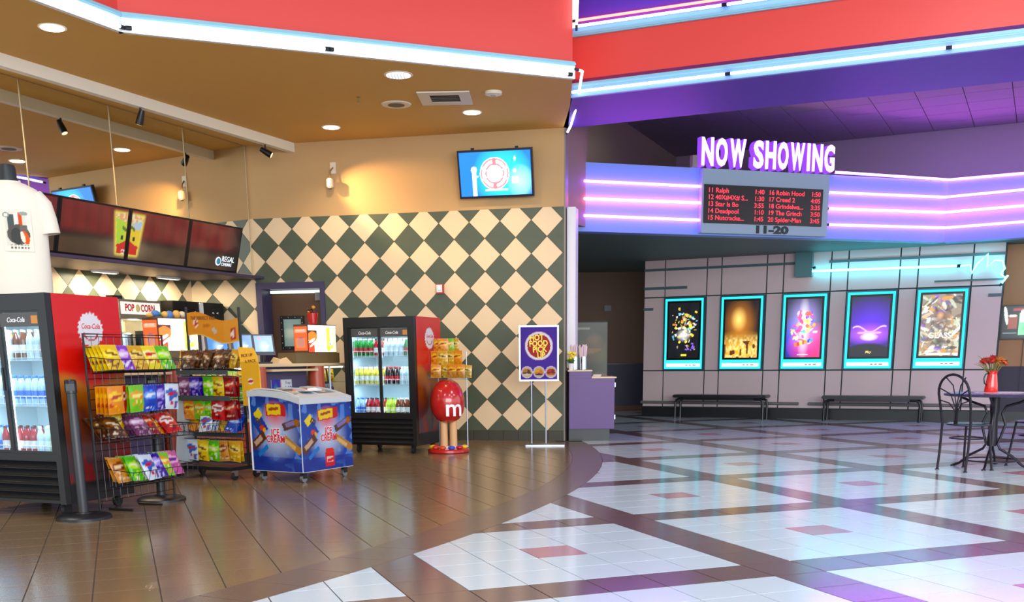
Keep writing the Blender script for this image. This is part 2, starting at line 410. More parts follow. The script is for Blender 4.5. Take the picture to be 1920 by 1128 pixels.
# ---- concession ceiling and fascia
C0 = TW.P(A1+0.02, 0.2)[:2]
E0, E1, E2, E3 = (0.715, 12.12), (-3.563, 10.334), (-3.989, 9.415), (-6.3, 4.4)
struct(MB().prism([C0, (AB(-9, -0.2)[:2]), (-13, 16), (-13, 4.4), E3, E2, E1, E0], 4.1, 4.2).build('ceiling', M_CEIL, fix=True))
M_RED = mat('red_fascia', '#e4453c', 0.45)
M_WHITE = mat('white_trim', '#e9eef0', 0.45)
M_BLUE = mat('pale_blue_trim', '#8fc2d4', 0.4)
def fascia(name, p0, p1, z0, hw, hb, ztop, white=M_WHITE, ext=0.0):
    a = math.atan2(p1[1]-p0[1], p1[0]-p0[0]); L = math.hypot(p1[0]-p0[0], p1[1]-p0[1]); f = Frame(p0, a)
    o = struct(MB().box(-ext, L, 0.0, 0.12, z0+0.012, ztop).build(name, M_RED, loc=f.P(0), rotz=a))
    MB().box(-ext-0.01, L+0.01, -0.05, 0.0, z0, z0+hw).build('light_trim', white, o)
    MB().box(-ext-0.015, L+0.015, -0.07, 0.0, z0+hw, z0+hw+hb).build('blue_moulding', M_BLUE, o, bevel=0.012)
    return f, L, o
FA, LA, _ = fascia('wall_fascia_front', E1, E0, 4.1, 0.125, 0.045, 5.4)
FB, LB, _ = fascia('wall_fascia_left', E3, E1, 4.1, 0.125, 0.045, 5.4)
FE = Frame(E0, math.radians(89.2))
struct(MB().box(0, 2.35, 0.0, 0.1, 4.112, 5.4).build('wall_fascia_return', M_RED, loc=FE.P(0), rotz=FE.a))

# ---- purple soffit bridge with its red fascia
SA = math.radians(-23.9)
SF = Frame((0.764, 12.953), SA)
M_SOFFIT = mat('violet_paint', '#5630b4', 0.55)
M_BTRIM = mat('blue_trim', '#7fa6dc', 0.45)
sb_ = (0.74, 14.56)
struct(MB().prism([SF.P(0)[:2], SF.P(10)[:2], (sb_[0]+10*math.cos(SA), sb_[1]+10*math.sin(SA)), sb_], 4.1, 4.3).build('ceiling_soffit', M_SOFFIT, fix=True))
rs = struct(MB().box(0, 10, 0.0, 0.1, 4.112, 4.82).build('wall_fascia_right', M_RED, loc=SF.P(0), rotz=SA))
MB().box(0, 10, -0.05, 0.0, 4.1, 4.205).build('blue_trim_board', M_BTRIM, rs)
MB().box(0, 10, -0.07, 0.0, 4.205, 4.25).build('blue_moulding', M_BLUE, rs, bevel=0.012)
MB().box(0, 10, -0.06, 0.0, 4.745, 4.80).build('blue_moulding', M_BLUE, rs, bevel=0.012)
MB().box(0, 10, -0.02, 0.1, 4.80, 4.86).build('blue_trim_board', M_BTRIM, rs)
struct(MB().box(0, 10, 0.12, 0.25, 4.82, 5.4).build('wall_upper_step', M_SOFFIT, loc=SF.P(0), rotz=SA))
struct(MB().prism([(-13, -3), (14, -3), (14, 9), (9.5, 9.3), (0.7, 13.1), (0.7, 12.0), (-3.6, 10.2), (-13, 10.2)], 5.4, 5.5).build('ceiling_lobby', mat('lobby_ceiling', '#6d5f84', 0.7), fix=True))

# ---- marquee band
MF = Frame((0.904, 15.346), math.radians(18.27))
ML = 6.477
MR = Frame((7.055, 17.376), math.radians(-30.6))
M_BAND = mat('marquee_blue', '#7494d4', 0.45)
mq = struct(MB().box(-0.12, ML, 0.0, 0.25, 2.9, 3.83).build('wall_marquee', M_BAND, loc=MF.P(0), rotz=MF.a))
struct(MB().box(0, 5, 0.0, 0.25, 2.9, 3.83).build('wall_marquee_right', M_BAND, loc=MR.P(0), rotz=MR.a))
M_TEAL = mat('soffit_teal', '#4f6462', 0.6)
struct(MB().prism([(0.5, 15.25), MF.P(0.0, 0.05)[:2], MF.P(ML, 0.05)[:2], MR.P(5, 0.05)[:2], (12, 17), (12, 25), (0.5, 25)], 2.905, 2.96).build('ceiling_canopy', M_TEAL, fix=True))

# ---- poster wall: panels over dark joints
M_PANEL = mat('wall_panel', '#d2bab8', 0.55, noise=0.05, nscale=1.5)
M_PJOINT = mat('panel_joint', '#2f4144', 0.7)
M_RAIL = mat('rail_teal', '#4a6468', 0.5)
PH = 4.72
pw = struct(MB().box(-0.07, 6.17, 0.03, 0.25, 0, 2.96).build('wall_poster', M_PJOINT, loc=PWF.P(0), rotz=PWF.a))
TC = [-0.07, 0.345, 1.155, 1.43, 2.265, 2.565, 3.39, 3.68, 4.535, 4.83, 5.675, 6.16]
for i in range(len(TC)-1):
    a, b = TC[i]+0.012, TC[i+1]-0.012
    MB().box(a, b, 0.0, 0.035, 0.2, 0.862).build('panel', M_PANEL, pw)
    MB().box(a, b, 0.0, 0.035, 2.245, 2.93).build('panel', M_PANEL, pw)
    if i % 2 == 0: MB().box(a, b, 0.0, 0.035, 0.885, 2.222).build('panel', M_PANEL, pw)
    else: MB().box(a, b, 0.02, 0.035, 0.885, 2.222).build('panel', M_PANEL, pw)
for a, b, z, h_ in ((-0.07, 3.0, 2.735, 0.045), (3.35, 6.16, 2.735, 0.045), (-0.07, 0.78, 2.4, 0.05), (-0.07, 0.12, 2.02, 0.05), (5.1, 6.16, 2.33, 0.03), (5.95, 6.16, 2.08, 0.05)):
    MB().box(a, b, -0.012, 0.0, z-h_/2, z+h_/2).build('rail', M_RAIL, pw)
for a, b in ((-0.09, 2.95), (3.12, 6.18)):
    MB().cyl((a, -0.02, 0.275), (b, -0.02, 0.275), 0.028, 10).build('bumper_rail', mat('bumper', '#6d6a68', 0.5), pw, smooth=True)
struct(MB().box(-0.07, 6.17, -0.012, 0.03, 0, 0.18).build('baseboard_poster', mat('black_base', '#17181a', 0.4), loc=PWF.P(0), rotz=PWF.a))
struct(MB().box(-0.3, 14, 0.035, 0.25, 2.96, PH).build('wall_upper', mat('upper_mauve', '#9a8592', 0.65), loc=PWF.P(0), rotz=PWF.a))
# brown wall past the posters, corridor walls
M_BROWN = mat('brown_paint', '#b07f5a', 0.65)
M_WAIN = mat('plum_wainscot', '#3b3244', 0.6)
wr = struct(MB().box(6.0, 13, 0.45, 0.6, 0, 2.95).build('wall_right', M_BROWN, loc=PWF.P(0), rotz=PWF.a))
MB().box(6.0, 13, 0.43, 0.45, 0.16, 0.92).build('wainscot', M_WAIN, wr)
MB().box(6.0, 13, 0.425, 0.45, 0, 0.16).build('base_strip', mat('black_base'), wr)
M_CORR = mat('corridor_brown', '#6e5040', 0.65)
wc = struct(MB().box(0.3, 5.5, 22.8, 23.0, 0, 2.95).build('wall_corridor', M_CORR))
MB().box(0.3, 5.5, 22.78, 22.8, 0.1, 0.98).build('wainscot', mat('navy_wainscot', '#20203c', 0.5), wc)
MB().box(0.3, 5.5, 22.78, 22.8, 0.98, 1.0).build('chair_rail', mat('black_base'), wc)
MB().box(2.05, 2.2, 22.77, 22.8, 2.1, 2.22).build('wall_box', mat('black_base'), wc)
RF = Frame((0.79, 14.72), math.atan2(8.2, 0.1))
struct(MB().box(0, 8.3, -0.0, 0.15, 0, 2.95).build('wall_corridor_side', mat('corridor_tan', '#8a6a50', 0.65), loc=RF.P(0), rotz=RF.a))
UF = Frame((0.80, 14.7), math.atan2(5.4, 2.3))
struct(MB().box(-0.05, 6.2, 0.0, 0.15, 2.96, PH).build('wall_upper_side', mat('upper_taupe', '#85705f', 0.65), loc=UF.P(0), rotz=UF.a))
# upper tiled ceiling behind the bridge
uc = struct(MB().prism([(0.6, 14.2), (sb_[0]+10*math.cos(SA), sb_[1]+10*math.sin(SA)-0.3), PWF.P(13, 0.3)[:2], PWF.P(-2.5, 0.3)[:2]], PH+0.01, PH+0.1).build('ceiling_upper', mat('ceiling_grid', '#3a3438', 0.7), fix=True))
ct = MB().box(-0.302, 0.302, -0.302, 0.302, PH-0.012, PH+0.012).mesh('ceiling_tile', mat('ceiling_tile', '#8f7f86', 0.75, noise=0.05))
for i in range(0, 18):
    for j in range(0, 6):
        link('ceiling_tile', ct, uc, PWF.P(0.3+i*0.615, -0.35-j*0.615), (0, 0, PWF.a))
# white pilaster at the end of the tile wall
struct(MB().box(A1+0.03, A1+0.15, 0.06, 0.3, 1.0, 3.12).build('trim_4', mat('pilaster_white', '#e6dfe6', 0.4), loc=TW.P(0), rotz=WT, bevel=0.01))
# ================================================================== NEON, SIGNS, POSTERS
N_VIOLET = emat('neon_violet', (0.34, 0.08, 1.0), 20)
N_PINK = emat('neon_pink', (1.0, 0.13, 0.22), 20)
N_WHITE = emat('neon_white', (0.88, 0.96, 1.0), 4.5)
N_ICE = emat('neon_ice', (0.42, 0.5, 1.0), 5.0)
N_RED = emat('neon_red', (1.0, 0.10, 0.08), 6)
N_CYAN = emat('neon_cyan', (0.06, 0.80, 1.0), 12)
M_CAP = mat('neon_cap', '#2a2a30', 0.5)
M_CLEAR = glassmat('clear_plastic', '#f4f8fa', 0.06)
def neon(label, pts, m, r=0.018, group=None, n=8, nstand=3, back=None):
    p0 = Vector(pts[0]); t = thing('neon_tube', label, 'neon light', p0, 0, group)
    q = [Vector(p)-p0 for p in pts]
    MB().tube(q, r, n).build('glass_tube', m, t, smooth=True)
    for a, b in ((q[0], q[1]), (q[-1], q[-2])):
        d = (a-b).normalized(); MB().cyl(a-d*0.005, a+d*0.05, r*1.15, 8).build('end_cap', M_CAP, t, smooth=True)
    if back is not None:
        for k in range(nstand):
            s = q[0].lerp(q[1], (k+0.5)/nstand); MB().cyl(s, s+Vector(back), 0.006, 6).build('standoff', M_CAP, t)
    return t
def mfz(f, X, Y, off): x, z = f.px(X, Y, off); return f.P(x, -off, z)
oo = 0.045
by = tuple(MF.y*oo); byr = tuple(MR.y*oo)
for (a, b, m, what) in (((1062, 337.5), (1314, 349.5), N_VIOLET, 'upper violet'), ((1062, 371), (1314, 380), N_PINK, 'middle pink'), ((1074, 403), (1312, 412.5), N_VIOLET, 'lower violet')):
    neon(what+' neon tube on the marquee between harlequin wall and showtime board', [mfz(MF, *a, oo), mfz(MF, *b, oo)], m, group='marquee neon tubes', back=by)
for ys_, m, what in (((360.5, 369.5, 355.5), N_VIOLET, 'upper violet'), ((391, 398, 385.5), N_PINK, 'middle pink'), ((421, 427, 415.5), N_VIOLET, 'lower violet')):
    p1 = mfz(MF, 1771, ys_[1], oo); x2, z2 = MR.px(1920, ys_[2], oo); x1, z1 = MR.px(1775, ys_[1], oo)
    k = (z2-z1)/(x2-x1)
    neon(what+' neon tube on the marquee bending round the corner right of the showtime board', [mfz(MF, 1553, ys_[0], oo), p1, MR.P(3.2, -oo, z1+k*(3.2-x1))], m, group='marquee neon tubes', back=by)
zt = 3.845
neon('violet neon tube along the top edge of the marquee beside the sign letters', [mfz(MF, 1564, 322.5, 0.03), MF.P(ML-0.02, -0.03, zt), MR.P(3.2, -0.03, zt)], N_VIOLET, back=(0, 0, -0.03))
# fascia neon
for i, (a, b) in enumerate(((0.1, 1.9), (1.98, 4.55))):
    neon('white neon tube along the trim under the wide red fascia, '+('left' if i == 0 else 'right')+' length', [FA.P(a, -0.07, 4.135), FA.P(b, -0.07, 4.135)], N_WHITE, r=0.016, group='fascia neon tubes', back=tuple(FA.y*0.03))
neon('white neon tube along the trim under the short angled red fascia', [FB.P(0.5, -0.07, 4.135), FB.P(LB-0.06, -0.07, 4.135)], N_WHITE, r=0.016, group='fascia neon tubes', back=tuple(FB.y*0.03))
for i, (a, b) in enumerate(((0.02, 1.82), (1.86, 4.05), (4.09, 9.5))):
    neon('ice blue neon tube along the bottom trim of the red bridge fascia, '+('by the ceiling', 'middle', 'longest')[i], [SF.P(a, -0.08, 4.15), SF.P(b, -0.08, 4.15)], N_ICE, r=0.015, group='red bridge lower neon tubes', back=tuple(SF.y*0.05))
for i, (a, b) in enumerate(((0.02, 1.75), (1.8, 4.2), (4.25, 9.5))):
    neon('ice blue neon tube along the top trim of the red bridge fascia, '+('by the corner', 'middle', 'longest')[i], [SF.P(a, -0.07, 4.845), SF.P(b, -0.07, 4.845)], N_ICE, r=0.015, group='red bridge upper neon tubes', back=tuple(SF.y*0.05))
neon('red neon tube on the purple step above the red bridge fascia', [SF.P(0.02, 0.08, 4.95), SF.P(9.5, 0.08, 4.95)], N_RED, r=0.014, back=tuple(SF.y*0.05))
neon('white neon tube bent around the open end of the tan concession ceiling', [(0.77, 12.0, 4.17), (0.82, 12.06, 4.17), (0.845, 13.4, 4.12), (0.82, 14.2, 4.06), (0.79, 14.42, 4.03)], N_WHITE, r=0.014)
neon('white upright neon tube at the corner of the wide red fascia', [(0.755, 12.05, 4.62), (0.78, 12.05, 5.3)], N_WHITE, r=0.013)
# cyan arrow neon on the poster wall
po = 0.1
def pwp(X, Y, off=po): x, z = PWF.px(X, Y, off); return PWF.P(x, -off, z)
neon('cyan straight neon tube on the panelled wall above the poster boxes', [pwp(1524, 503), pwp(1509, 509), pwp(1530, 508), pwp(1795, 498)], N_CYAN, r=0.02, back=tuple(PWF.y*po), nstand=1)
sq_ = [(1800, 499), (1819, 496), (1822, 512), (1832, 494), (1853, 476), (1851, 500), (1866, 487), (1880, 489), (1884, 503), (1876, 513), (1884, 520), (1890, 516), (1878, 531)]
neon('cyan zigzag neon scribble at the end of the panelled wall', [pwp(*q) for q in sq_], N_CYAN, r=0.014)
hb = PWF.px(1495, 470, 0.0); hb2 = PWF.px(1524, 526, 0.0)
t = thing('neon_transformer_box', 'teal transformer box hanging where the cyan arrow neon starts', 'box', PWF.P((hb[0]+hb2[0])/2, -0.075, 2.49))
MB().box(-0.15, 0.15, -0.07, 0.07, 0, 0.43).build('case', mat('teal_box', '#4f7f82', 0.45), t, bevel=0.008); t.rotation_euler = (0, 0, PWF.a)
MB().box(-0.12, 0.12, -0.075, -0.07, 0.03, 0.4).build('cover', mat('teal_box'), t)

# ---- showtime board, letters
sx0, _ = MF.px(1316, 380, 0.1); sx1, _ = MF.px(1553, 390, 0.1)
t = thing('showtime_sign', 'projecting grey sign box with red lit showtimes and the numbers 11-20', 'sign', MF.P((sx0+sx1)/2, 0, 2.92), MF.a)
hw = (sx1-sx0)/2
MB().box(-hw, hw, -0.1, 0.0, 0, 0.895).build('sign_box', mat('sign_grey', '#93a6b8', 0.4), t, bevel=0.006)
c0 = MF.px(1321, 345, 0.11); c1 = MF.px(1539, 425, 0.11); zx = MF.px(1321, 419, 0.11)
L0, L1 = c0[0]-(sx0+sx1)/2, c1[0]-(sx0+sx1)/2; Z0, Z1 = c1[1]-2.92, c0[1]-2.92
scr = MB().box(L0, L1, -0.125, -0.1, Z0, Z1).build('led_panel', mat('led_black', '#1b0e10', 0.35), t)
N_LED = emat('led_red', (1.0, 0.035, 0.06), 2.2)
rows = [('11 Ralph', '1:40', '16 Robin Hood', '1:50'), ('12 40X#4X# S...', '1:30', '17 Creed 2', '4:05'), ('13 Star Is Bo', '3:55', '18 Grindelwa...', '3:35'),
        ('14 Deadpool', '1:10', '19 The Grinch', '3:50'), ('15 Nutcracke...', '1:45', '20 Spider-Man', '3:45')]
LW = L1-L0; LH = Z1-Z0
for i, r in enumerate(rows):
    z = Z1-LH*(0.15+0.178*i)
    for s_, fx in zip(r, (0.025, 0.41, 0.53, 0.895)):
        text(s_, 0.092, N_LED, scr, (L0+LW*fx, -0.127, z), 0.001, 0.0, align='LEFT', sx=1.08)
_n = text('11-20', 0.27, mat('black_letter', '#15181c', 0.4), t, (0.12, -0.102, 0.012), 0.006, 0.05, sx=0.9)
def fit(o, w_, h_):
    vs_ = np.array([v.co[:] for v in o.data.vertices]); lo, hi = vs_.min(0), vs_.max(0)
    sx, sz = w_/(hi[0]-lo[0]), h_/(hi[2]-lo[2]); c = (lo+hi)/2
    for v in o.data.vertices: v.co = ((v.co[0]-c[0])*sx, v.co[1], (v.co[2]-lo[2])*sz)
    return o
fit(_n, 0.56, Z0-0.02); print('Z0', Z0)
lx0, _ = MF.px(1310, 300, 0.06); lx1, _ = MF.px(1562, 305, 0.06)
t = thing('now_showing_letters', 'glowing white NOW SHOWING letters with violet edges standing on the marquee', 'sign', MF.P((lx0+lx1)/2, -0.07, 3.83), MF.a)
N_LET = emat('letter_face', (1.0, 0.80, 1.0), 1.7)
M_LETS = mat('letter_return', '#6a2bd0', 0.4, emit=(0.25, 0.05, 0.9), es=0.9)
tw = lx1-lx0
for word, a, b in (('NOW', 0.0, 0.335), ('SHOWING', 0.375, 1.0)):
    n_ = len(word); x = a*tw; wid = {'N': 1.0, 'O': 1.0, 'W': 1.35, 'S': 0.95, 'H': 1.0, 'I': 0.48, 'G': 1.0}
    tot = sum(wid[c_] for c_ in word); u = (b-a)*tw/tot
    for c_ in word:
        cx = x+wid[c_]*u/2-tw/2
        p = fit(text(c_, 0.4, M_LETS, t, (cx, 0.02, 0.005), 0.06, 0.05, name='letter_return'), wid[c_]*u*(0.6 if c_ == 'I' else 0.92), 0.405)
        fit(text(c_, 0.4, N_LET, p, (0, -0.068, 0.012), 0.004, 0.035, name='letter_face'), wid[c_]*u*(0.48 if c_ == 'I' else 0.84), 0.385)
        x += wid[c_]*u
MB().box(-tw/2-0.1, -tw/2-0.02, 0, 0.1, 0.0, 0.16).build('power_box', mat('grey_trim'), t)

# ---- poster light boxes
GLOW_C = emat('case_cyan', (0.03, 0.78, 0.92), 1.25)
GLOW_W = emat('case_caption', (0.78, 0.98, 1.0), 1.2)
M_CASE = mat('case_teal', '#2f6b7c', 0.35, metal=0.4)
M_MAT = mat('case_black', '#07090b', 0.3)
P_GLOW = printmat('lit_print', 1.1, 0.2)
def art1(A):
    r = random.Random(3); A.fill(vnoise(A.u, A.v, 9, 1)*0.18, '#1d2a3a')
    for _ in range(95):
        x, y = r.gauss(0.5, 0.19), r.gauss(0.56, 0.17); c = r.choice(['#ffe23a', '#ffffff', '#ffe23a', '#e88a2c', '#fff2a8', '#7fd3e8', '#c8b070'])
        A.rect(x, x+r.uniform(.02, .11), y, y+r.uniform(.012, .05), c, r.uniform(-25, 25), r.uniform(.5, 1))
    A.glow(0.5, 0.42, 0.16, 0.14, '#ffffff', 0.9)
    for _ in range(14): x, y = r.uniform(.55, .85), r.uniform(.14, .26); A.rect(x, x+.04, y, y+.02, '#8a63f2', 20)
    A.rect(0.42, 0.6, 0.035, 0.07, '#ffe23a')
def art2(A):
    A.fill(vnoise(A.u, A.v, 6, 2)*0.5, '#4a2a10'); A.glow(0.5, 0.12, 0.7, 0.38, '#f4b223', 1.0, 1.0)
    A.glow(0.46, 0.6, 0.34, 0.5, '#c87a1c', 1.0, 1.3); A.glow(0.42, 0.68, 0.16, 0.24, '#ffd873', 1.0, 1.3)
    A.fill(np.clip((0.42-A.v)*8, 0, 1)*vnoise(A.u, A.v, 26, 5)**2*0.8, '#fff0a0'); A.fill((A.v < 0.3)*(vnoise(A.u, A.v, 10, 8) > 0.72), '#5a2c08')
    A.rect(0.05, 0.2, 0.025, 0.035, '#ffe9b0')
def art3(A):
    A.fill(vnoise(A.u, A.v, 5, 3)*0.6, '#1d2450'); A.glow(0.2, 0.3, 0.5, 0.4, '#1538d8', 1, 0.7); A.glow(0.85, 0.2, 0.5, 0.4, '#ff2f86', 1, 0.7)
    A.glow(0.5, 0.6, 0.38, 0.55, '#b8a8ff', 1, 1.4); A.glow(0.5, 0.5, 0.12, 0.6, '#ffffff', 1, 1.3)
    r = random.Random(5); cs = ['#ffb52a', '#ff5a3c', '#ffe27a', '#e83a9a', '#6a4cff', '#fff6e0', '#38c4ff']
    for i in range(46):
        a = r.uniform(0, 6.28); d = r.uniform(0.05, 0.33); A.ell(0.5+d*1.1*math.cos(a), 0.52+d*math.sin(a), r.uniform(.015, .06), r.uniform(.01, .04), r.choice(cs), r.uniform(0, 180), .9)
    for x in range(7): A.rect(0.25+x*.075, 0.32+x*.075, 0.185+0.012*x, 0.25+0.012*x, ['#ff7a1e', '#ff3d1e', '#ffd23a', '#ff5a1e', '#ff9a3c', '#2a4cff', '#3aa0ff'][x], 10)
    A.rect(0.35, 0.65, 0.035, 0.05, '#dfe4ff')
def art4(A):
    A.fill(vnoise(A.u, A.v, 4, 4)*0.5, '#24203a'); A.glow(0.52, 0.5, 0.62, 0.55, '#5a12e8', 1, 1.1); A.glow(0.5, 0.38, 0.5, 0.2, '#c45cff', 1, 1.2)
    d = np.abs(A.v-(0.46+0.05*np.sin(A.u*9))); A.fill(np.clip(1-d/0.018, 0, 1)*(A.u > .06)*(A.u < .94), '#ffc9ff')
    A.ell(0.5, 0.4, 0.2, 0.025, '#e6a4ff', 0, .9); A.glow(0.5, 0.33, 0.16, 0.07, '#ffffff', 1, 0.8)
    A.fill(np.clip((0.24-A.v-0.06*(A.u-.5)**2*4)*30, 0, 1), '#14121c'); A.rect(0.3, 0.7, 0.135, 0.142, '#e8c45a')
def art5(A):
    r = random.Random(11); A.fill(np.ones(len(A.u)), '#8d7f6d')
    cs = ['#efe6d6', '#c8b49a', '#6a5444', '#a08466', '#d8dce0', '#57606c', '#c88a3a', '#7d5cc0', '#3a302a', '#b6c4a8']
    for _ in range(150):
        A.ell(r.random(), r.random(), r.uniform(.02, .12), r.uniform(.008, .035), r.choice(cs), r.uniform(-80, 80), .85)
    A.glow(0.5, 0.62, 0.16, 0.2, '#6b4126', .95, .6); A.glow(0.48, 0.66, 0.06, 0.07, '#d8a878', .9, .7); A.glow(0.5, 0.22, 0.12, 0.1, '#2a2018', .9, .5)
    A.rect(0.2, 0.8, 0.02, 0.05, '#eef0ea', 0, .8)
labs = ['poster light box with a dark night scene of scattered yellow and white lights', 'poster light box with a golden brown glowing picture', 'poster light box with a blue and pink starburst picture',
        'poster light box with a purple glow on black', 'poster light box with a crowded beige and grey collage titled GLASS']
for i, fn in enumerate((art1, art2, art3, art4, art5)):
    x0, x1 = TC[2*i+1]+0.012, TC[2*i+2]-0.012; W_, Hh = x1-x0, 1.335; zb = 0.882
    t = thing('poster_light_box', labs[i], 'poster', PWF.P((x0+x1)/2, 0, zb), PWF.a, 'lit poster boxes on the panelled wall')
    h_ = W_/2; bw = 0.062
    MB().ring_xz((-h_, h_, 0, Hh), (-h_+0.022, h_-0.022, 0.022, Hh-0.022), -0.06, 0.02).build('frame', M_CASE, t)
    MB().ring_xz((-h_+0.022, h_-0.022, 0.022, Hh-0.022), (-h_+bw+0.012, h_-bw-0.012, 0.2, Hh-bw-0.01), -0.045, 0.015).build('glow_border', GLOW_C, t)
    MB().box(-h_+bw, h_-bw, -0.052, 0.0, 0.185, Hh-bw).build('black_mat', M_MAT, t)
    pwid, phei = 2*(h_-bw)-0.075, Hh-bw-0.185-0.075
    pr = picture('print', pwid, phei, 60, 90, fn, P_GLOW, t, (-pwid/2, -0.055, 0.185+0.037), bg='#07080b')
    if i == 4: text('GLASS', 0.13, emat('poster_white', (1, 1, 1), 1.1), pr, (0, -0.057, 0.56), 0.0006, 0.01)
    if i == 3: text('May', 0.06, emat('poster_gold', (0.9, 0.7, 0.2), 1.1), pr, (0, -0.057, 0.30), 0.0006, 0.01, shear=0.2)
    cap = MB().box(-h_+0.06, h_-0.06, -0.05, -0.04, 0.06, 0.125).build('caption_strip', GLOW_W, t)
    for k in range(3): MB().box(0.05+0.07*k, 0.09+0.07*k+0.02*(k == 2), -0.052, -0.05, 0.085, 0.1).build('caption_mark', mat('caption_ink', '#8a4a50', 0.5), cap)

# ---- benches
M_BLK = mat('black_metal', '#16171a', 0.35)
M_BTOP = mat('bench_top', '#1f2326', 0.3, noise=0.2, nscale=3)
def bench(label, xa, xb):
    off = 0.48; a, _ = PWF.px(xa, 783, off); b, _ = PWF.px(xb, 783, off); L = b-a
    t = thing('bench', label, 'bench', PWF.P((a+b)/2, -off+0.18, 0), PWF.a, 'benches under the poster boxes')
    MB().box(-L/2, L/2, -0.2, 0.2, 0.385, 0.44).build('seat', M_BTOP, t, bevel=0.015)
    MB().box(-L/2+0.15, L/2-0.15, -0.16, 0.16, 0.345, 0.385).build('under_frame', M_BLK, t)
    for sx in (-1, 1):
        for y in (-0.16, 0.16):
            x = sx*(L/2-0.05); q = [(sx*(L/2-0.22), y, 0.362), (x-sx*0.07, y, 0.362), (x-sx*0.02, y, 0.34), (x, y, 0.29), (x, y, 0.0)]
            MB().tube(q, 0.022, 8).build('leg', M_BLK, t, smooth=True)
bench('low black bench under the night scene poster and the golden poster', 1260, 1434)
bench('low black bench under the blue and pink poster and the purple poster', 1538, 1729)

# ---- bistro table and chairs
M_IRON = mat('dark_iron', '#262129', 0.35, metal=0.5)
M_TTOP = mat('table_top', '#3d3550', 0.25, noise=0.15, nscale=6)
TCX, TCY = 4.96, 10.59
t = thing('bistro_table', 'round dark bistro table with curved wrought iron pedestal', 'table', (TCX, TCY, 0), 0.2)
MB().lathe([(0.47, 0.725), (0.495, 0.73), (0.5, 0.745), (0.49, 0.755), (0.0001, 0.756)], 40).build('table_top', M_TTOP, t, smooth=True)
MB().lathe([(0.045, 0.22), (0.05, 0.3), (0.035, 0.5), (0.05, 0.6), (0.05, 0.725)], 14).build('pedestal', M_IRON, t, smooth=True)
for k in range(4):
    a = math.radians(45+90*k); c_, s_ = math.cos(a), math.sin(a)
    pr = [(0.36, 0.006), (0.3, 0.03), (0.2, 0.12), (0.08, 0.19), (0.055, 0.24), (0.09, 0.36), (0.11, 0.44), (0.07, 0.55), (0.1, 0.62), (0.22, 0.66), (0.33, 0.71), (0.36, 0.725)]
    MB().tube([(r*c_, r*s_, z) for r, z in pr], 0.013, 8).build('leg', M_IRON, t, smooth=True)
    MB().lathe([(0.022, 0.0), (0.022, 0.01), (0.01, 0.014)], 10, (0.36*c_, 0.36*s_, 0)).build('foot', M_IRON, t)
MB().tube([(0.26*math.cos(x*math.pi/12), 0.26*math.sin(x*math.pi/12), 0.075) for x in range(24)], 0.008, 6, closed=True).build('ring', M_IRON, t, smooth=True)
def chair(label, loc, rz):
    t = thing('bistro_chair', label, 'chair', loc, rz, 'wrought iron bistro chairs')
    MB().lathe([(0.19, 0.445), (0.205, 0.452), (0.205, 0.465), (0.18, 0.47), (0.0001, 0.466)], 28).build('seat', mat('chair_seat', '#2c2c3c', 0.25), t, smooth=True)
    arch = [(-0.19, -0.175, 0), (-0.175, -0.175, 0.2), (-0.17, -0.175, 0.46), (-0.2, -0.185, 0.62), (-0.235, -0.19, 0.76)]
    arch += [(-0.235-0.035*math.sin(math.radians(a)), -0.19*math.cos(math.radians(a)), 0.76+0.19*math.sin(math.radians(a))) for a in range(15, 180, 15)]
    arch += [(x, -y, z) for x, y, z in arch[4::-1]]
    bk = MB().tube(arch, 0.0125, 8).build('back_arch', M_IRON, t, smooth=True)
    MB().box(-0.185, -0.175, -0.022, 0.022, 0.45, 0.62).build('splat', M_IRON, t)
    for s in (-1, 1):
        for (ye, ze), (ys2, zs2) in zip(((0.19, 0.70), (0.175, 0.81), (0.12, 0.92)), ((0.02, 0.60), (0.013, 0.63), (0.006, 0.66))):
            q = [(-0.185, s*0.012, 0.5), (-0.19, s*ys2, zs2), (-0.205, s*(ys2+(ye-ys2)*0.35), zs2+(ze-zs2)*0.7), (-0.23, s*ye, ze)]
            MB().tube(q, 0.006, 6).build('back_rib', M_IRON, bk, smooth=True)
        MB().tube([(0.13, s*0.14, 0.45), (0.15, s*0.155, 0.25), (0.18, s*0.175, 0.0)], 0.0115, 8).build('front_leg', M_IRON, t, smooth=True)
        for x, y in ((-0.19, 0.175), (0.18, 0.175)): MB().lathe([(0.02, 0), (0.02, 0.008), (0.011, 0.012)], 10, (x, s*y, 0)).build('foot', M_IRON, t)
    MB().tube([(0.165*math.cos(x*math.pi/12)-0.005, 0.165*math.sin(x*math.pi/12), 0.32) for x in range(24)], 0.007, 6, closed=True).build('stretcher_ring', M_IRON, t, smooth=True)
    return t
chair('iron bistro chair with fan-ribbed arched back drawn up on the bench side of the table', (4.6, 10.36, 0), math.radians(25))
chair('iron bistro chair tucked across the table from the fan-backed one in full view', (5.42, 10.62, 0), math.radians(200))
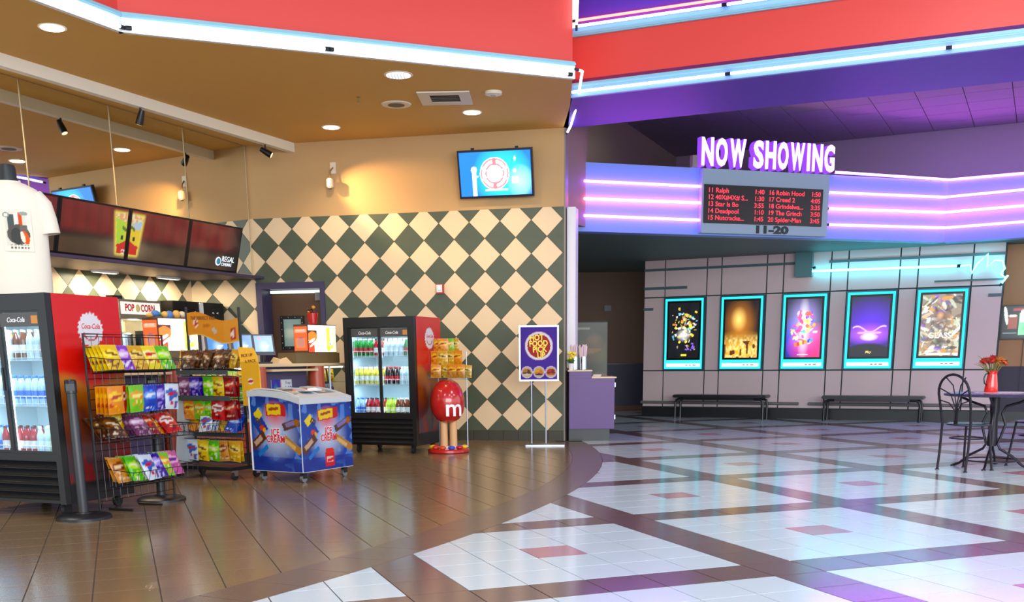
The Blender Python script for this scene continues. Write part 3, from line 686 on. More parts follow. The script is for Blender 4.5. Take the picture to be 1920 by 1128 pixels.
# lace mat, pitcher, flowers
def doily(A):
    A.fill(vnoise(A.u, A.v, 30, 4) > 0.5, '#c9787a'); A.fill(vnoise(A.u, A.v, 22, 9) > 0.68, '#e6b04a')
q = [((0.23+0.012*(k % 2))*math.cos(k*math.pi/24), (0.23+0.012*(k % 2))*math.sin(k*math.pi/24)) for k in range(48)]
tag(MB().prism(q, 0, 0.004).build('lace_mat', mat('lace', '#c9b3b6', 0.8, noise=0.5, nscale=40), loc=(TCX+0.02, TCY, 0.757)), 'scalloped lace mat under the red pitcher on the bistro table', 'mat')
t = thing('pitcher', 'shiny red enamel pitcher on the bistro table', 'pitcher', (TCX-0.06, TCY, 0.762), 0.3)
MB().lathe([(0.064, 0), (0.066, 0.006), (0.058, 0.09), (0.046, 0.17), (0.044, 0.185), (0.052, 0.215), (0.048, 0.213), (0.04, 0.185), (0.05, 0.03), (0.0001, 0.025)], 24).build('jug', mat('red_enamel', '#d2221c', 0.15, coat=0.5), t, smooth=True)
MB().tube([(-0.045, 0, 0.19), (-0.085, 0, 0.18), (-0.1, 0, 0.14), (-0.09, 0, 0.09), (-0.056, 0, 0.07)], 0.006, 8).build('handle', mat('black_metal'), t, smooth=True)
t = thing('flower_bunch', 'bunch of red and orange flowers with olive sprigs in the red pitcher', 'flowers', (TCX-0.06, TCY, 0.93))
r = random.Random(2)
fl = []
for cidx, c_ in enumerate(('#c93322', '#b8281c', '#d9702a')):
    b = MB()
    for k in range(8):
        a = k*math.pi/4; b.add([(0, 0, 0), (0.02*math.cos(a-.35), 0.02*math.sin(a-.35), 0.012), (0.046*math.cos(a), 0.046*math.sin(a), 0.008), (0.02*math.cos(a+.35), 0.02*math.sin(a+.35), 0.012)], [(0, 1, 2, 3)])
    b.ball((0, 0, 0.008), 0.01, 0.01, 0.008, 8, 5)
    fl.append(b.mesh('blossom', mat('petal%d' % cidx, c_, 0.6)))
for k in range(54):
    a = r.uniform(0, 6.28); d = r.uniform(0.0, 0.11); z = 0.09+0.075*math.sqrt(max(0, 1-(d/0.13)**2))+r.uniform(-.02, .01)
    link('blossom', fl[k % 3], t, (d*math.cos(a), d*math.sin(a), z), (r.uniform(-.9, .9), r.uniform(-.9, .9), a))
for k in range(26):
    a = r.uniform(0, 6.28); d = r.uniform(0.09, 0.19); z = r.uniform(0.07, 0.2)
    MB().tube([(0.02*math.cos(a), 0.02*math.sin(a), 0), (d*.6*math.cos(a), d*.6*math.sin(a), z*.8), (d*math.cos(a), d*math.sin(a), z)], [0.003, 0.005, 0.0015], 5).build('sprig', mat('olive_leaf', '#7a7430', 0.6), t)

# ---- wall screen with drinks, far right
def drinks(A):
    A.rect(0.3, 0.95, 0.86, 0.93, '#a02838'); A.ell(0.1, 0.72, 0.05, 0.3, '#d8f0e0', 10); A.rect(0.18, 0.45, 0.28, 0.7, '#8a4030'); A.ell(0.31, 0.7, 0.13, 0.04, '#e8d8c8')
    A.rect(0.5, 0.85, 0.1, 0.78, '#7ff0a0'); A.rect(0.52, 0.83, 0.5, 0.78, '#c4fbe0'); A.ell(0.68, 0.82, 0.14, 0.08, '#f0fff8'); A.rect(0.05, 0.45, 0.14, 0.17, '#8898a8'); A.glow(0.68, 0.3, 0.15, 0.2, '#3ad860', .8)
d0 = PWF.px(1876, 572, -0.35); d1 = PWF.px(1876, 636, -0.35)
t = thing('drinks_screen', 'wall screen with two bright iced drinks above the plum wainscot', 'screen', PWF.P(d0[0]+0.3, 0.43, d1[1]), PWF.a)
MB().box(-0.27, 0.27, -0.06, 0, 0, d0[1]-d1[1]).build('housing', mat('black_plastic', '#0c0c0e', 0.3), t, bevel=0.006)
picture('display', 0.5, d0[1]-d1[1]-0.05, 60, 40, drinks, printmat('screen_glow', 1.0, 0.15), t, (-0.25, -0.062, 0.025), bg='#0b0d10')
MB().tube([(0.1, -0.01, 0), (0.1, -0.008, -0.95)], 0.006, 6).build('cable', mat('black_plastic'), t)
# exhibit poster leaning in the corridor
def stand(A):
    A.fill(vnoise(A.u, A.v, 4, 7), '#4a4a30'); A.glow(0.62, 0.72, 0.14, 0.12, '#8a6a4c', .9, .6); A.glow(0.55, 0.55, 0.28, 0.2, '#6e5236', .9, .6); A.ell(0.42, 0.56, 0.22, 0.045, '#9a7448', 8, .8)
    A.glow(0.85, 0.5, 0.2, 0.3, '#6a6a34', .7); A.glow(0.75, 0.12, 0.22, 0.12, '#a08468', .9, .5); A.ell(0.75, 0.12, 0.09, 0.07, '#1e1812'); A.rect(0.08, 0.5, 0.9, 0.92, '#9a9a8a')
y_ = 16.2; a_ = ony(1074, 602, y_); b_ = ony(1139, 700, y_)
t = thing('standing_poster', 'dim brown and green standing poster behind the purple condiment counter', 'poster', ((a_[0]+b_[0])/2, y_, 0))
hw = (b_[0]-a_[0])/2
MB().box(-hw, hw, 0, 0.03, 0.0, a_[2]).build('board', mat('board_dark', '#23211c', 0.6), t)
picture('print', 2*hw-0.02, a_[2]-0.7, 40, 60, stand, printmat('print', 0, 0.4), t, (-hw+0.01, -0.002, 0.68), bg='#33331f')
# ================================================================== COOLERS AND BOTTLES
M_BLKP = mat('black_plastic', '#0c0c0e', 0.3)
M_COOL = mat('cooler_black', '#121314', 0.35)
M_LINER = mat('cooler_liner', '#c4d4da', 0.4)
M_CHROME = mat('chrome', '#c8ccd0', 0.2, metal=1.0)
M_RUB = mat('rubber', '#111112', 0.6)
N_STRIP = emat('cooler_led', (0.80, 0.93, 1.0), 5)
PRINT = printmat('print', 0, 0.4)
PRINT_G = printmat('gloss_print', 0, 0.3, 0.1)
def caster(parent, x, y, r=0.04, m=None):
    c = MB().tube([(x-0.014, y, r), (x+0.014, y, r)], r, 14).build('caster', m or M_RUB, parent, smooth=True)
    MB().box(x-0.022, x+0.022, y-0.02, y+0.03, r, r*2+0.015).build('caster_fork', M_CHROME if m is None else M_RUB, c)
def cooler_side(A):
    A.fill(np.ones(len(A.u)), '#e5302c'); n = vnoise(A.u, A.v, 7, 3)
    wave = 0.60+0.03*np.sin(A.u*7+1)+0.02*n
    A.fill(np.clip((wave-A.v)*25, 0, 1), '#c9783c'); A.fill(np.clip((wave-0.07-A.v)*9, 0, 1)*(.6+.4*n), '#7b3f35')
    A.fill(np.clip((0.42-A.v)*6, 0, 1), '#5b2c30'); A.fill(np.clip((0.3-A.v)*7, 0, 1)*.8, '#4a4248')
    A.fill((vnoise(A.u, A.v, 9, 12) > 0.62)*(A.v < 0.34)*.55, '#a83a34'); A.fill(np.clip((0.105-A.v)*80, 0, 1), '#15181c')
    d = np.sqrt(((A.u-.53)*A.asp)**2+(A.v-.835)**2); an = np.arctan2(A.v-.835, (A.u-.53)*A.asp)
    A.fill((d < 0.082+0.004*np.cos(an*21)), '#f4eef0')
    A.fill((np.abs(d-0.05) < 0.0035)*(an < -0.5)*(an > -2.9), '#d8342e'); A.ell(0.62, 0.81, 0.008, 0.008, '#d8342e')
BOT = {}
def bottle_proto(kind, body, cap, lab, h_=0.215, r=0.03, gloss=0.15):
    b = MB().lathe([(r*.9, 0), (r, 0.01), (r, h_*.6), (r*.92, h_*.68), (r*.45, h_*.88), (r*.42, h_*.93), (r*.42, h_*.94)], 12).mesh('bottle', mat('bottle_'+kind, body, gloss))
    c = MB().lathe([(r*.48, h_*.93), (r*.48, h_), (r*.4, h_+.002)], 10).mesh('cap', mat('cap_'+kind, cap, 0.4))
    l = MB().lathe([(r+.0008, h_*.22), (r+.0008, h_*.5)], 12); l.f = l.f[:12]; BOT[kind] = (b, c, l.mesh('paper_label', mat('lab_'+kind, lab, 0.4)))
for k in (('green', '#2f8a3a', '#d8d8d0', '#c83030'), ('cola', '#2a1210', '#b01c1c', '#c81e1e'), ('yellow', '#d8c44a', '#f0f0ea', '#e8e8dc'), ('clear', '#c6d6de', '#e8eef2', '#dfe8ee'),
          ('water', '#a9c8e6', '#2a62c0', '#2f6fd0'), ('red', '#a51c24', '#3a1010', '#e8d8d4'), ('lime', '#b6d23a', '#6f9a20', '#e6ea70'), ('amber', '#7a3a18', '#e8e0d8', '#f0e8e0')): bottle_proto(*k)
def cooler(label, corner, rz, stock, where):
    W_, Dp, Hh = 0.97, 0.75, 1.65
    c, s = math.cos(rz), math.sin(rz); p = np.array(AB(*corner))
    ctr = (p[0]-W_/2*c-Dp/2*s, p[1]-W_/2*s+Dp/2*c, 0)
    t = thing('drinks_cooler', label, 'cooler', ctr, rz, 'glass door drinks coolers')
    x0, x1, y0, y1 = -W_/2, W_/2, -Dp/2, Dp/2
    b = MB(); b.box(x0, x0+.05, y0+.06, y1, .1, Hh); b.box(x1-.05, x1, y0+.06, y1, .1, Hh); b.box(x0+.05, x1-.05, y1-.04, y1, .1, Hh); b.box(x0+.05, x1-.05, y0+.06, y1-.04, Hh-.08, Hh); b.box(x0+.05, x1-.05, y0+.06, y1-.04, .1, .45)
    b.build('cabinet', M_COOL, t)
    f = MB(); f.box(x0, x1, y0, y0+.06, Hh-.12, Hh); f.box(x0, x0+.055, y0, y0+.06, .1, Hh-.12); f.box(x1-.055, x1, y0, y0+.06, .1, Hh-.12); f.box(x0+.055, x1-.055, y0, y0+.06, .43, .48)
    f.build('door_surround', M_COOL, t)
    ln = MB(); ln.box(x0+.052, x0+.058, y0+.07, y1-.045, .46, Hh-.09); ln.box(x1-.058, x1-.052, y0+.07, y1-.045, .46, Hh-.09); ln.box(x0+.06, x1-.06, y1-.05, y1-.044, .46, Hh-.09); ln.box(x0+.06, x1-.06, y0+.07, y1-.05, .45, .458); ln.box(x0+.06, x1-.06, y0+.07, y1-.05, Hh-.1, Hh-.094)
    ln.build('liner', M_LINER, t)
    for x in (x0+.068, -.012, x1-.068): MB().box(x-.006, x+.006, y0+.075, y0+.085, .5, Hh-.14).build('light_strip', N_STRIP, t)
    for i, (a, e, yy) in enumerate(((x0+.055, .012, y0+.034), (-.012, x1-.055, y0+.008))):
        d = MB().ring_xz((a, e, .48, Hh-.12), (a+.035, e-.035, .5, Hh-.135), yy, yy+.022).build('door', M_COOL, t)
        MB().box(a+.034, e-.034, yy+.008, yy+.014, .5, Hh-.135).build('pane', glassmat('cooler_glass', '#f2fbff', 0.07), d)
        hd = MB().box(a+.036, e-.036, yy+.001, yy+.006, Hh-.235, Hh-.137).build('header_sign', mat('header_grey', '#4c4a48', 0.4), d)
        text('Coca-Cola', 0.05, mat('white_ink', '#f2f2f2', 0.5), hd, ((a+e)/2-.03*i, yy-.0005, Hh-.187), .0006, .012, shear=.3, sx=.8)
        if i: MB().box(e-.1, e-.04, yy-.0015, yy+.001, Hh-.215, Hh-.158).build('header_sticker', mat('orange_sticker', '#c8843a', 0.5), hd)
        MB().box(a+.006 if i == 0 else a+.002, a+.02 if i == 0 else a+.016, yy-.01, yy, .95, 1.12).build('pull', mat('grip', '#2e3032', .4), d)
    for z in (0.13, 0.19, 0.25, 0.31, 0.37): MB().add([(x0+.03, y0+.005, z), (x1-.03, y0+.005, z), (x1-.03, y0+.045, z+.04), (x0+.03, y0+.045, z+.04), (x0+.03, y0+.0, z+.012), (x1-.03, y0+.0, z+.012), (x1-.03, y0+.04, z+.05), (x0+.03, y0+.04, z+.05)], [(0, 3, 2, 1), (4, 5, 6, 7), (0, 1, 5, 4), (1, 2, 6, 5), (2, 3, 7, 6), (3, 0, 4, 7)]).build('grille_slat', mat('grille', '#1c1d1f', .3), t)
    MB().box(x0+.02, x1-.02, y0+.04, y0+.06, .1, .43).build('grille_back', M_BLKP, t)
    for z in (0.84, 1.18):
        sh = MB().box(x0+.06, x1-.06, y0+.085, y1-.06, z-.012, z).build('shelf', M_LINER, t)
    for z in (0.465, 0.84, 1.18):
        r = MB()
        for zz in (z+.008, z+.065): r.tube([(x0+.07, y0+.088, zz), (x1-.07, y0+.088, zz)], .003, 5)
        for k in range(15): xx = x0+.08+k*(W_-.16)/14; r.tube([(xx, y0+.088, z), (xx, y0+.088, z+.068)], .0028, 5)
        ro_ = r.build('shelf_fence', mat('white_wire', '#eef2f4', .35), t); ro_['kind'] = 'stuff'
    for x in (x0+.1, x1-.1):
        for y in (y0+.1, y1-.1): caster(t, x, y, .045, M_RUB)
    picture('side_graphic', Dp-.06, Hh-.1, 70, 150, cooler_side, PRINT_G, t, (x1+.002, y0+.06, .1), X=(0, 1, 0))
    tx = text('Coca-Cola', 0.056, mat('red_ink', '#d8342e', .5), t, (x1+.004, y0+.06+.53*(Dp-.06), .1+.852*(Hh-.1)), .0006, .004, shear=.3, sx=.8, rotz=math.pi/2)
    for si, (z, rowk) in enumerate(zip((1.18, 0.84, 0.46), stock)):
        nm = ('top', 'middle', 'bottom')[si]
        for j, kind in enumerate(rowk):
            for dp in range(2):
                xx = x0+.1+j*(W_-.2)/(len(rowk)-1); yy = y0+.128+dp*.085
                bo, ca, la = BOT[kind]
                o = link('drink_bottle', bo, None, (ctr[0]+xx*c-yy*s, ctr[1]+xx*s+yy*c, z), (0, 0, random.uniform(0, 6)))
                tag(o, '%s drink bottle on the %s shelf of the cooler %s' % (kind.replace('cola', 'dark cola').replace('water', 'blue capped water'), nm, where), 'bottle', 'bottles on the %s shelf of the cooler %s' % (nm, where))
                link('cap', ca, o); link('paper_label', la, o)
    return t
st1 = (['green']*4+['red']*2+['clear']*4+['green']*2, ['yellow']*6+['cola']*3+['clear']*3, ['water']*2+['red']*4+['lime']*2+['amber']*4)
st2 = (['lime', 'amber', 'amber', 'yellow', 'yellow', 'clear', 'amber', 'amber', 'clear', 'clear', 'green', 'green'], ['clear']*4+['water']*8, ['water']*3+['red']*5+['clear', 'clear', 'lime', 'lime'])
RC = WT-math.radians(9)
coolL = cooler('tall red sided drinks cooler with the white shirt form on top', (1.77, 7.52), RC, st2, 'under the shirt form')
coolR = cooler('red sided drinks cooler standing against the harlequin wall beside the candy stand', (2.89, 2.2), RC, st1, 'against the harlequin wall')
for cc, pw_ in ((coolL, 6), (coolR, 6)):
    for zz in (1.38, 1.05, 0.72):
        l = bpy.data.lights.new('cooler_lamp', 'AREA'); l.shape = 'RECTANGLE'; l.size = 0.75; l.size_y = 0.03; l.energy = pw_/3; l.color = (0.82, 0.94, 1)
        lo = bpy.data.objects.new('cooler_lamp', l); COL.objects.link(lo); lo.parent = cc; lo.location = (0, -0.27, zz+0.07); lo.rotation_euler = (math.radians(40), 0, 0)

# ================================================================== STANCHIONS
def stanchion(label, ab_):
    t = thing('stanchion_post', label, 'stanchion', AB(*ab_), 0.3, 'black stanchion posts')
    MB().lathe([(0.2, 0), (0.2, 0.018), (0.185, 0.03), (0.06, 0.042), (0.055, 0.05)], 32).build('base', mat('stanchion_base', '#1b1b1d', .35), t, smooth=True)
    MB().lathe([(0.036, 0.045), (0.036, 0.93), (0.034, 0.935)], 20).build('post', mat('stanchion_black', '#232527', .4), t, smooth=True)
    MB().lathe([(0.042, 0.935), (0.042, 1.02), (0.034, 1.03)], 20).build('belt_head', mat('stanchion_base'), t, smooth=True)
    MB().box(-0.03, 0.03, -0.046, -0.03, 0.95, 1.0).build('belt_slot', M_BLKP, t)
stanchion('black stanchion post by the front corner of the cooler under the shirt form', (1.91, 7.52))
stanchion('black stanchion post at the far end of the wire candy rack', (1.955, 6.5))

# ================================================================== CANDY BAGS
def bagart(base, acc, acc2, seed):
    def fn(A):
        A.fill(np.ones(len(A.u)), base); r = random.Random(seed)
        A.ell(0.5, 0.62, .36, .17, acc, r.uniform(-15, 15)); A.rect(0.18, 0.82, .57, .67, acc2, r.uniform(-12, 12))
        for _ in range(9): A.ell(r.uniform(.12, .88), r.uniform(.08, .42), r.uniform(.05, .1), r.uniform(.04, .07), r.choice([acc, acc2, base]), 0)
        A.fill((A.v > .93) | (A.v < .06), base); A.fill(((A.v > .93) | (A.v < .06))*.25*(np.sin(A.u*160) > 0), '#ffffff')
    return fn
BAGM = {}
def bag_proto(kind, base, acc, acc2, w_=.16, h_=.2, th=.028):
    nx, ny = 10, 14; b = MB(); cols = []
    U, V = np.meshgrid(np.linspace(0, 1, nx+1), np.linspace(0, 1, ny+1)); u, v = U.ravel(), V.ravel()
    A = Art(u, v, w_/h_, base); bagart(base, acc, acc2, hash(kind) % 97 if False else sum(map(ord, kind)))(A)
    prof = np.clip(np.sin(np.pi*u), 0, 1)**.6*np.clip(np.sin(np.pi*np.clip((v-.06)/.87, 0, 1)), 0, 1)**.6
    wr = (vnoise(u, v, 6, sum(map(ord, kind))) - .5)*.006*(prof > 0.05)
    x = (u-.5)*w_*(1-.05*prof); z = v*h_
    vs_ = [(x[i], -prof[i]*th/2-wr[i]-.0006, z[i]) for i in range(len(u))]+[(x[i], prof[i]*th/2+.0006, z[i]) for i in range(len(u))]
    n = len(u); fs = []
    for j in range(ny):
        for i in range(nx):
            a = j*(nx+1)+i; fs.append((a, a+1, a+nx+2, a+nx+1)); fs.append((n+a, n+a+nx+1, n+a+nx+2, n+a+1))
    rim = [i for i in range(nx+1)]+[j*(nx+1)+nx for j in range(1, ny+1)]+[ny*(nx+1)+i for i in range(nx-1, -1, -1)]+[j*(nx+1) for j in range(ny-1, 0, -1)]
    for k in range(len(rim)): a, c = rim[k], rim[(k+1) % len(rim)]; fs.append((a, n+a, n+c, c))
    b.v = vs_; b.f = fs; b.c = np.r_[A.c, A.c]
    BAGM[kind] = (b.mesh('candy_bag', PRINT_G, smooth=True), w_, h_, th)
for k in (('yellow', '#f2c81e', '#fff07a', '#8a3a1a'), ('purple', '#9a5cc8', '#e6b8f0', '#f6f0ff'), ('gold', '#e0a838', '#f6e08a', '#6a3a1a'), ('lemon', '#f4dd3c', '#fff6b0', '#d8322a'), ('green', '#5cc228', '#c8f060', '#f6f6d0'),
          ('orange', '#f0901e', '#ffd24a', '#b82818'), ('red', '#c8201e', '#f2e8e0', '#8a1010'), ('lime', '#7ec832', '#f2a33a', '#fff2a0'), ('blue', '#2348b8', '#7fa6f0', '#f0f4ff'), ('white', '#dfe8f0', '#3a68b8', '#c83a4a'),
          ('brown', '#4a2a1a', '#8a5a34', '#e8d8b8'), ('plum', '#6a3a5a', '#c89ab8', '#efe0f0'), ('tan', '#d8985a', '#8a3a22', '#f4d8a8'), ('pink', '#c86a9a', '#f0b8d0', '#6a3a8a'), ('crimson', '#8a1a22', '#d84a3a', '#f0d0b0'), ('violet', '#4a3a9a', '#b8a8f0', '#e8e4ff')):
    bag_proto(*k)
def put_bag(fr, kind, x, y, z, tilt=0.0, yaw=0.0, roll=0.0, sc=1.0, where='', grp=''):
    """fr: (world origin, rotz); tilt leans the top back"""
    o0, rz = fr; c, s = math.cos(rz), math.sin(rz)
    M = Matrix.Translation((o0[0]+x*c-y*s, o0[1]+x*s+y*c, z)) @ Matrix.Rotation(rz+yaw, 4, 'Z') @ Matrix.Rotation(-tilt, 4, 'X') @ Matrix.Rotation(roll, 4, 'Y') @ Matrix.Scale(sc, 4)
    o = link('candy_bag', BAGM[kind][0]); o.matrix_world = M; o.location, o.rotation_euler, o.scale = M.to_translation(), M.to_euler(), (sc, sc, sc)
    return tag(o, '%s candy bag %s' % (kind, where), 'candy bag', grp)

M_WIRE = mat('black_wire', '#141416', .4)
def wire_part(name, segs, parent, r=.0032, m=None):
    b = MB()
    for s in segs: b.tube(s, r, 4)
    o = b.build(name, m or M_WIRE, parent); o['kind'] = 'stuff'; return o
def basket(parent, x0, x1, zb, dep, hf, hb, nm='basket'):
    """wire basket hung in front (-y) of a grid panel"""
    S = []
    fz = zb+.02
    for k in range(13): x = x0+(x1-x0)*k/12; S.append([(x, -.01, zb+hb), (x, -.01, zb), (x, -dep, fz), (x, -dep-.03, fz+hf)])
    for z_, y_ in ((zb, -.01), (zb+hb, -.01)): S.append([(x0, y_, z_), (x1, y_, z_)])
    for f in (.33, .66, 1): S.append([(x0, -dep*f, zb+.02*f), (x1, -dep*f, zb+.02*f)])
    S.append([(x0, -dep-.03, fz+hf), (x1, -dep-.03, fz+hf)])
    for x in (x0, x1):
        S.append([(x, -.01, zb+hb), (x, -dep-.03, fz+hf)])
        for f in (.3, .6): S.append([(x, -dep*f, zb+.02*f), (x, -dep*f, zb+hb+(hf+.02-hb)*f)])
    return wire_part(nm, S, parent, .003)

# ---- wire rack beside the big cooler
ra, rb = np.array(AB(1.93, 7.34)), np.array(AB(2.08, 6.5)); RL = float(np.linalg.norm(rb-ra)); RRZ = math.atan2(rb[1]-ra[1], rb[0]-ra[0])
t = thing('candy_rack', 'black wire grid rack of candy bags beside the cooler under the shirt form', 'rack', tuple(ra), RRZ)
S = [[(x, 0, .1), (x, 0, 1.34)] for x in np.linspace(0, RL, 12)]+[[(0, 0, z), (RL, 0, z)] for z in np.linspace(.1, 1.34, 17)]
wire_part('grid_panel', S, t, .003)
MB().tube([(0, 0, .02), (0, 0, 1.36), (RL, 0, 1.36), (RL, 0, .02)], .009, 8).build('frame', M_WIRE, t, smooth=True)
for x in (0.22, RL-.3): MB().tube([(x, -.12, .012), (x, .12, .012)], .01, 8).build('foot', M_WIRE, t)
basket(t, .04, RL-.02, 1.07, .2, .08, .12); basket(t, .0, RL-.0, .545, .26, .09, .12); basket(t, .12, RL+.03, .2, .22, .1, .14)
for k in range(6): MB().tube([(0.06+k*.145, 0, .975), (0.06+k*.145, -.2, .985)], .004, 6).build('peg', M_WIRE, t)
fr = (tuple(ra), RRZ); wh = 'in the top basket of the wire rack by the big cooler'
for i, (kind, n_) in enumerate((('yellow', 5), ('purple', 4), ('gold', 4), ('lemon', 4), ('green', 4))):
    for d in range(n_): put_bag(fr, kind, .115+i*.155+d*.004, -.04-d*.034, 1.085+d*.003, .42, -.05, 0, 1, wh, 'bags in the top basket of the near rack')
wh = 'hung on the pegs of the wire rack by the big cooler'
for i, (kind, n_) in enumerate((('orange', 4), ('red', 2), ('lime', 3), ('blue', 3), ('violet', 2), ('white', 2))):
    for d in range(n_): put_bag(fr, kind, .06+i*.145, -.06-d*.04-.02*(i == 0), .77, -.04, 0, random.uniform(-.05, .05), 1.03, wh, 'bags hung on the near rack')
wh = 'in the knee-high deep basket of the rack by the big cooler'
for i, (kind, n_) in enumerate((('brown', 4), ('gold', 1), ('plum', 4), ('crimson', 3), ('orange', 2), ('red', 3))):
    for d in range(n_): put_bag(fr, kind, .09+i*.135, -.05-d*.045, .58+d*.004, .75 if i != 1 else .2, random.uniform(-.25, .25), random.uniform(-.2, .2), 1.05, wh, 'bags in the deep basket of the near rack')
wh = 'in the lowest basket of the wire rack by the big cooler'
for i, (kind, n_) in enumerate((('tan', 2), ('green', 3), ('white', 4), ('violet', 3), ('lime', 2), ('pink', 2))):
    for d in range(n_): put_bag(fr, kind, .2+i*.12, -.05-d*.042, .235, .45, random.uniform(-.1, .1), random.uniform(-.15, .15), 1.05, wh, 'bags in the lowest basket of the near rack')

# ---- rack beside the ice cream freezer
r2a, r2b = np.array(AB(1.25, 4.62)), np.array(AB(1.93, 4.80)); L2 = float(np.linalg.norm(r2b-r2a)); R2Z = math.atan2(r2b[1]-r2a[1], r2b[0]-r2a[0])
t = thing('candy_rack', 'tall candy rack with an orange header sign beside the ice cream freezer', 'rack', tuple(r2a), R2Z)
MB().tube([(.02, 0, .1), (.02, 0, 1.68)], .014, 8).build('post', M_WIRE, t, smooth=True); MB().tube([(L2, 0, .1), (L2, 0, 1.66)], .014, 8).build('post', M_WIRE, t, smooth=True)
S = [[(x, 0, .16), (x, 0, 1.2)] for x in np.linspace(.02, L2, 11)]+[[(.02, 0, z), (L2, 0, z)] for z in np.linspace(.16, 1.2, 16)]
wire_part('grid_panel', S, t, .003)
MB().box(-.02, L2+.03, -.28, .1, .09, .125).build('base', M_BLKP, t, bevel=.008)
for x in (0.0, L2+.02):
    for y in (-.24, .08): caster(t, x, y, .04)
q = arc(-.03, 0, 0, 0, 0, 1)
prof = [(-.30, .14), (-.26, .14), (-.2, .5), (-.16, .9), (-.02, 1.18), (0.03, 1.2), (0.06, .2), (-.05, .14)]
b = MB(); n = len(prof); b.add([(-.03, y, z) for y, z in prof]+[(-.005, y, z) for y, z in prof], [tuple(range(n)), tuple(range(2*n-1, n-1, -1))]+[(i, n+i, n+(i+1) % n, (i+1) % n) for i in range(n)])
b.build('side_panel', mat('grey_panel', '#a8acb0', .4), t, fix=True)
basket(t, .0, L2, 1.06, .22, .08, .1); basket(t, .0, L2, .44, .24, .09, .1)
for z in (1.02, .77, .4):
    MB().box(.02, L2-.02, -.2 if z > .5 else -.03, -.19 if z > .5 else -.02, z, z+.045).build('price_rail', mat('price_rail', '#3d4444', .3), t)
for z in (1.0, .76, .38):
    for k in range(5): MB().tube([(.06+k*.14, 0, z), (.06+k*.14, -.2, z+.01)], .004, 6).build('peg', M_WIRE, t)
def header(A):
    A.fill(np.ones(len(A.u)), '#e0902a'); A.fill((A.u > .72)*.45, '#e8b480'); A.ell(.17, .52, .13, .2, '#f0e8e0', 12); A.ell(.17, .52, .1, .12, '#c83030', 12); A.rect(.3, .44, .46, .56, '#b86a1e', 25); A.ell(.53, .46, .12, .16, '#c8b8a8', 10)
    A.rect(.84, .95, .1, .6, '#b83030'); A.ell(.895, .38, .1, .14, '#f0e0d8'); A.fill((A.v < .06)*1., '#f0c888')
hd = MB(); nx = 30; hw_, hh_ = L2-.05, .22
def wav(x): return .03*math.sin(x/hw_*2*math.pi+.3)
U, V = np.meshgrid(np.linspace(0, 1, nx+1), np.linspace(0, 1, 13)); u, v = U.ravel(), V.ravel(); A = Art(u, v, hw_/hh_, '#e0902a'); header(A)
hd.v = [(.04+a*hw_, -.015, 1.39+wav(a*hw_)-.06*a+b_*hh_) for a, b_ in zip(u, v)]; hd.f = [(j*(nx+1)+i, j*(nx+1)+i+1, (j+1)*(nx+1)+i+1, (j+1)*(nx+1)+i) for j in range(12) for i in range(nx)]; hd.c = A.c
hs = hd.build('header_sign', PRINT, t)
hs.modifiers.new('thick', 'SOLIDIFY').thickness = 0.004
text('THE PERFECT PAIR', .046, mat('dark_red_ink', '#7a3a14', .5), hs, (.25, -.019, 1.565), .0006, .008, roll=-.03, sx=.85)
def pick(A):
    A.fill(np.ones(len(A.u)), '#f2b42e')
    for i, c_ in enumerate(('#c83a34', '#e8b85a', '#c8b8b8')): A.ell(.5, .56-.26*i, .085, .07, '#f4ece4'); A.ell(.5, .56-.26*i, .08, .035, c_, 10)
pk = thing('pick_up_a_pack_sign', 'tall orange PICK UP A PACK sign card on the rack beside the freezer', 'sign', tuple(r2a+np.array([math.cos(R2Z), math.sin(R2Z), 0])*(L2+.1)+np.array([0.03, -.16, 0])), R2Z)
MB().prism_xz([(-.105, .72), (.13, .72), (.125, 1.05), (.1, 1.2), (.06, 1.27), (-.13, 1.28), (-.105, 1.1)], 0, .006).build('card', mat('orange_card', '#f2b42e', .5), pk, fix=True)
picture('print', .215, .42, 30, 50, pick, PRINT, pk, (-.1, -.003, .72), bg='#f2b42e')
text('PICK UP', .04, mat('dark_red_ink'), pk, (-.02, -.004, 1.2), .0006, .01, roll=.08); text('A PACK', .04, mat('dark_red_ink'), pk, (.02, -.004, 1.145), .0006, .01, roll=.08)
MB().tube([(0, .02, .1), (0, .02, .75)], .006, 6).build('stem', M_WIRE, pk)
fr = (tuple(r2a), R2Z)
wh = 'in the upper basket of the rack beside the freezer'
for i, (kind, n_) in enumerate((('gold', 2), ('brown', 3), ('orange', 1), ('brown', 3), ('tan', 2), ('brown', 3), ('gold', 2))):
    for d in range(n_): put_bag(fr, kind, .04+i*.1, -.05-d*.055, 1.08, .35, random.uniform(-.3, .3), random.uniform(-.25, .25), .95, wh, 'bags in the upper basket of the far rack')
def hang(z, kinds, lab, sc=1.0, sp=.14):
    for i, (kind, n_) in enumerate(kinds):
        for d in range(n_): put_bag(fr, kind, .06+i*sp, -.06-d*.045, z, -.03, random.uniform(-.1, .1), random.uniform(-.1, .1), sc, lab, 'bags '+lab)
hang(.80, (('plum', 3), ('violet', 3), ('green', 2), ('yellow', 2), ('crimson', 2)), 'on the pegs below the upper basket of the rack beside the freezer')
hang(.575, (('orange', 2), ('lime', 2), ('green', 2), ('red', 3), ('crimson', 2)), 'on the middle pegs of the rack beside the freezer')
wh = 'in the lower basket of the rack beside the freezer'
for i, (kind, n_) in enumerate((('orange', 2), ('tan', 2), ('white', 4), ('gold', 2), ('blue', 3))):
    for d in range(n_): put_bag(fr, kind, .05+i*.14, -.05-d*.045, .465, .5, random.uniform(-.15, .15), random.uniform(-.2, .2), .95, wh, 'bags in the lower basket of the far rack')
hang(.165, (('white', 2), ('yellow', 2), ('green', 2), ('tan', 2), ('gold', 2)), 'on the lowest pegs of the rack beside the freezer', 1.02)

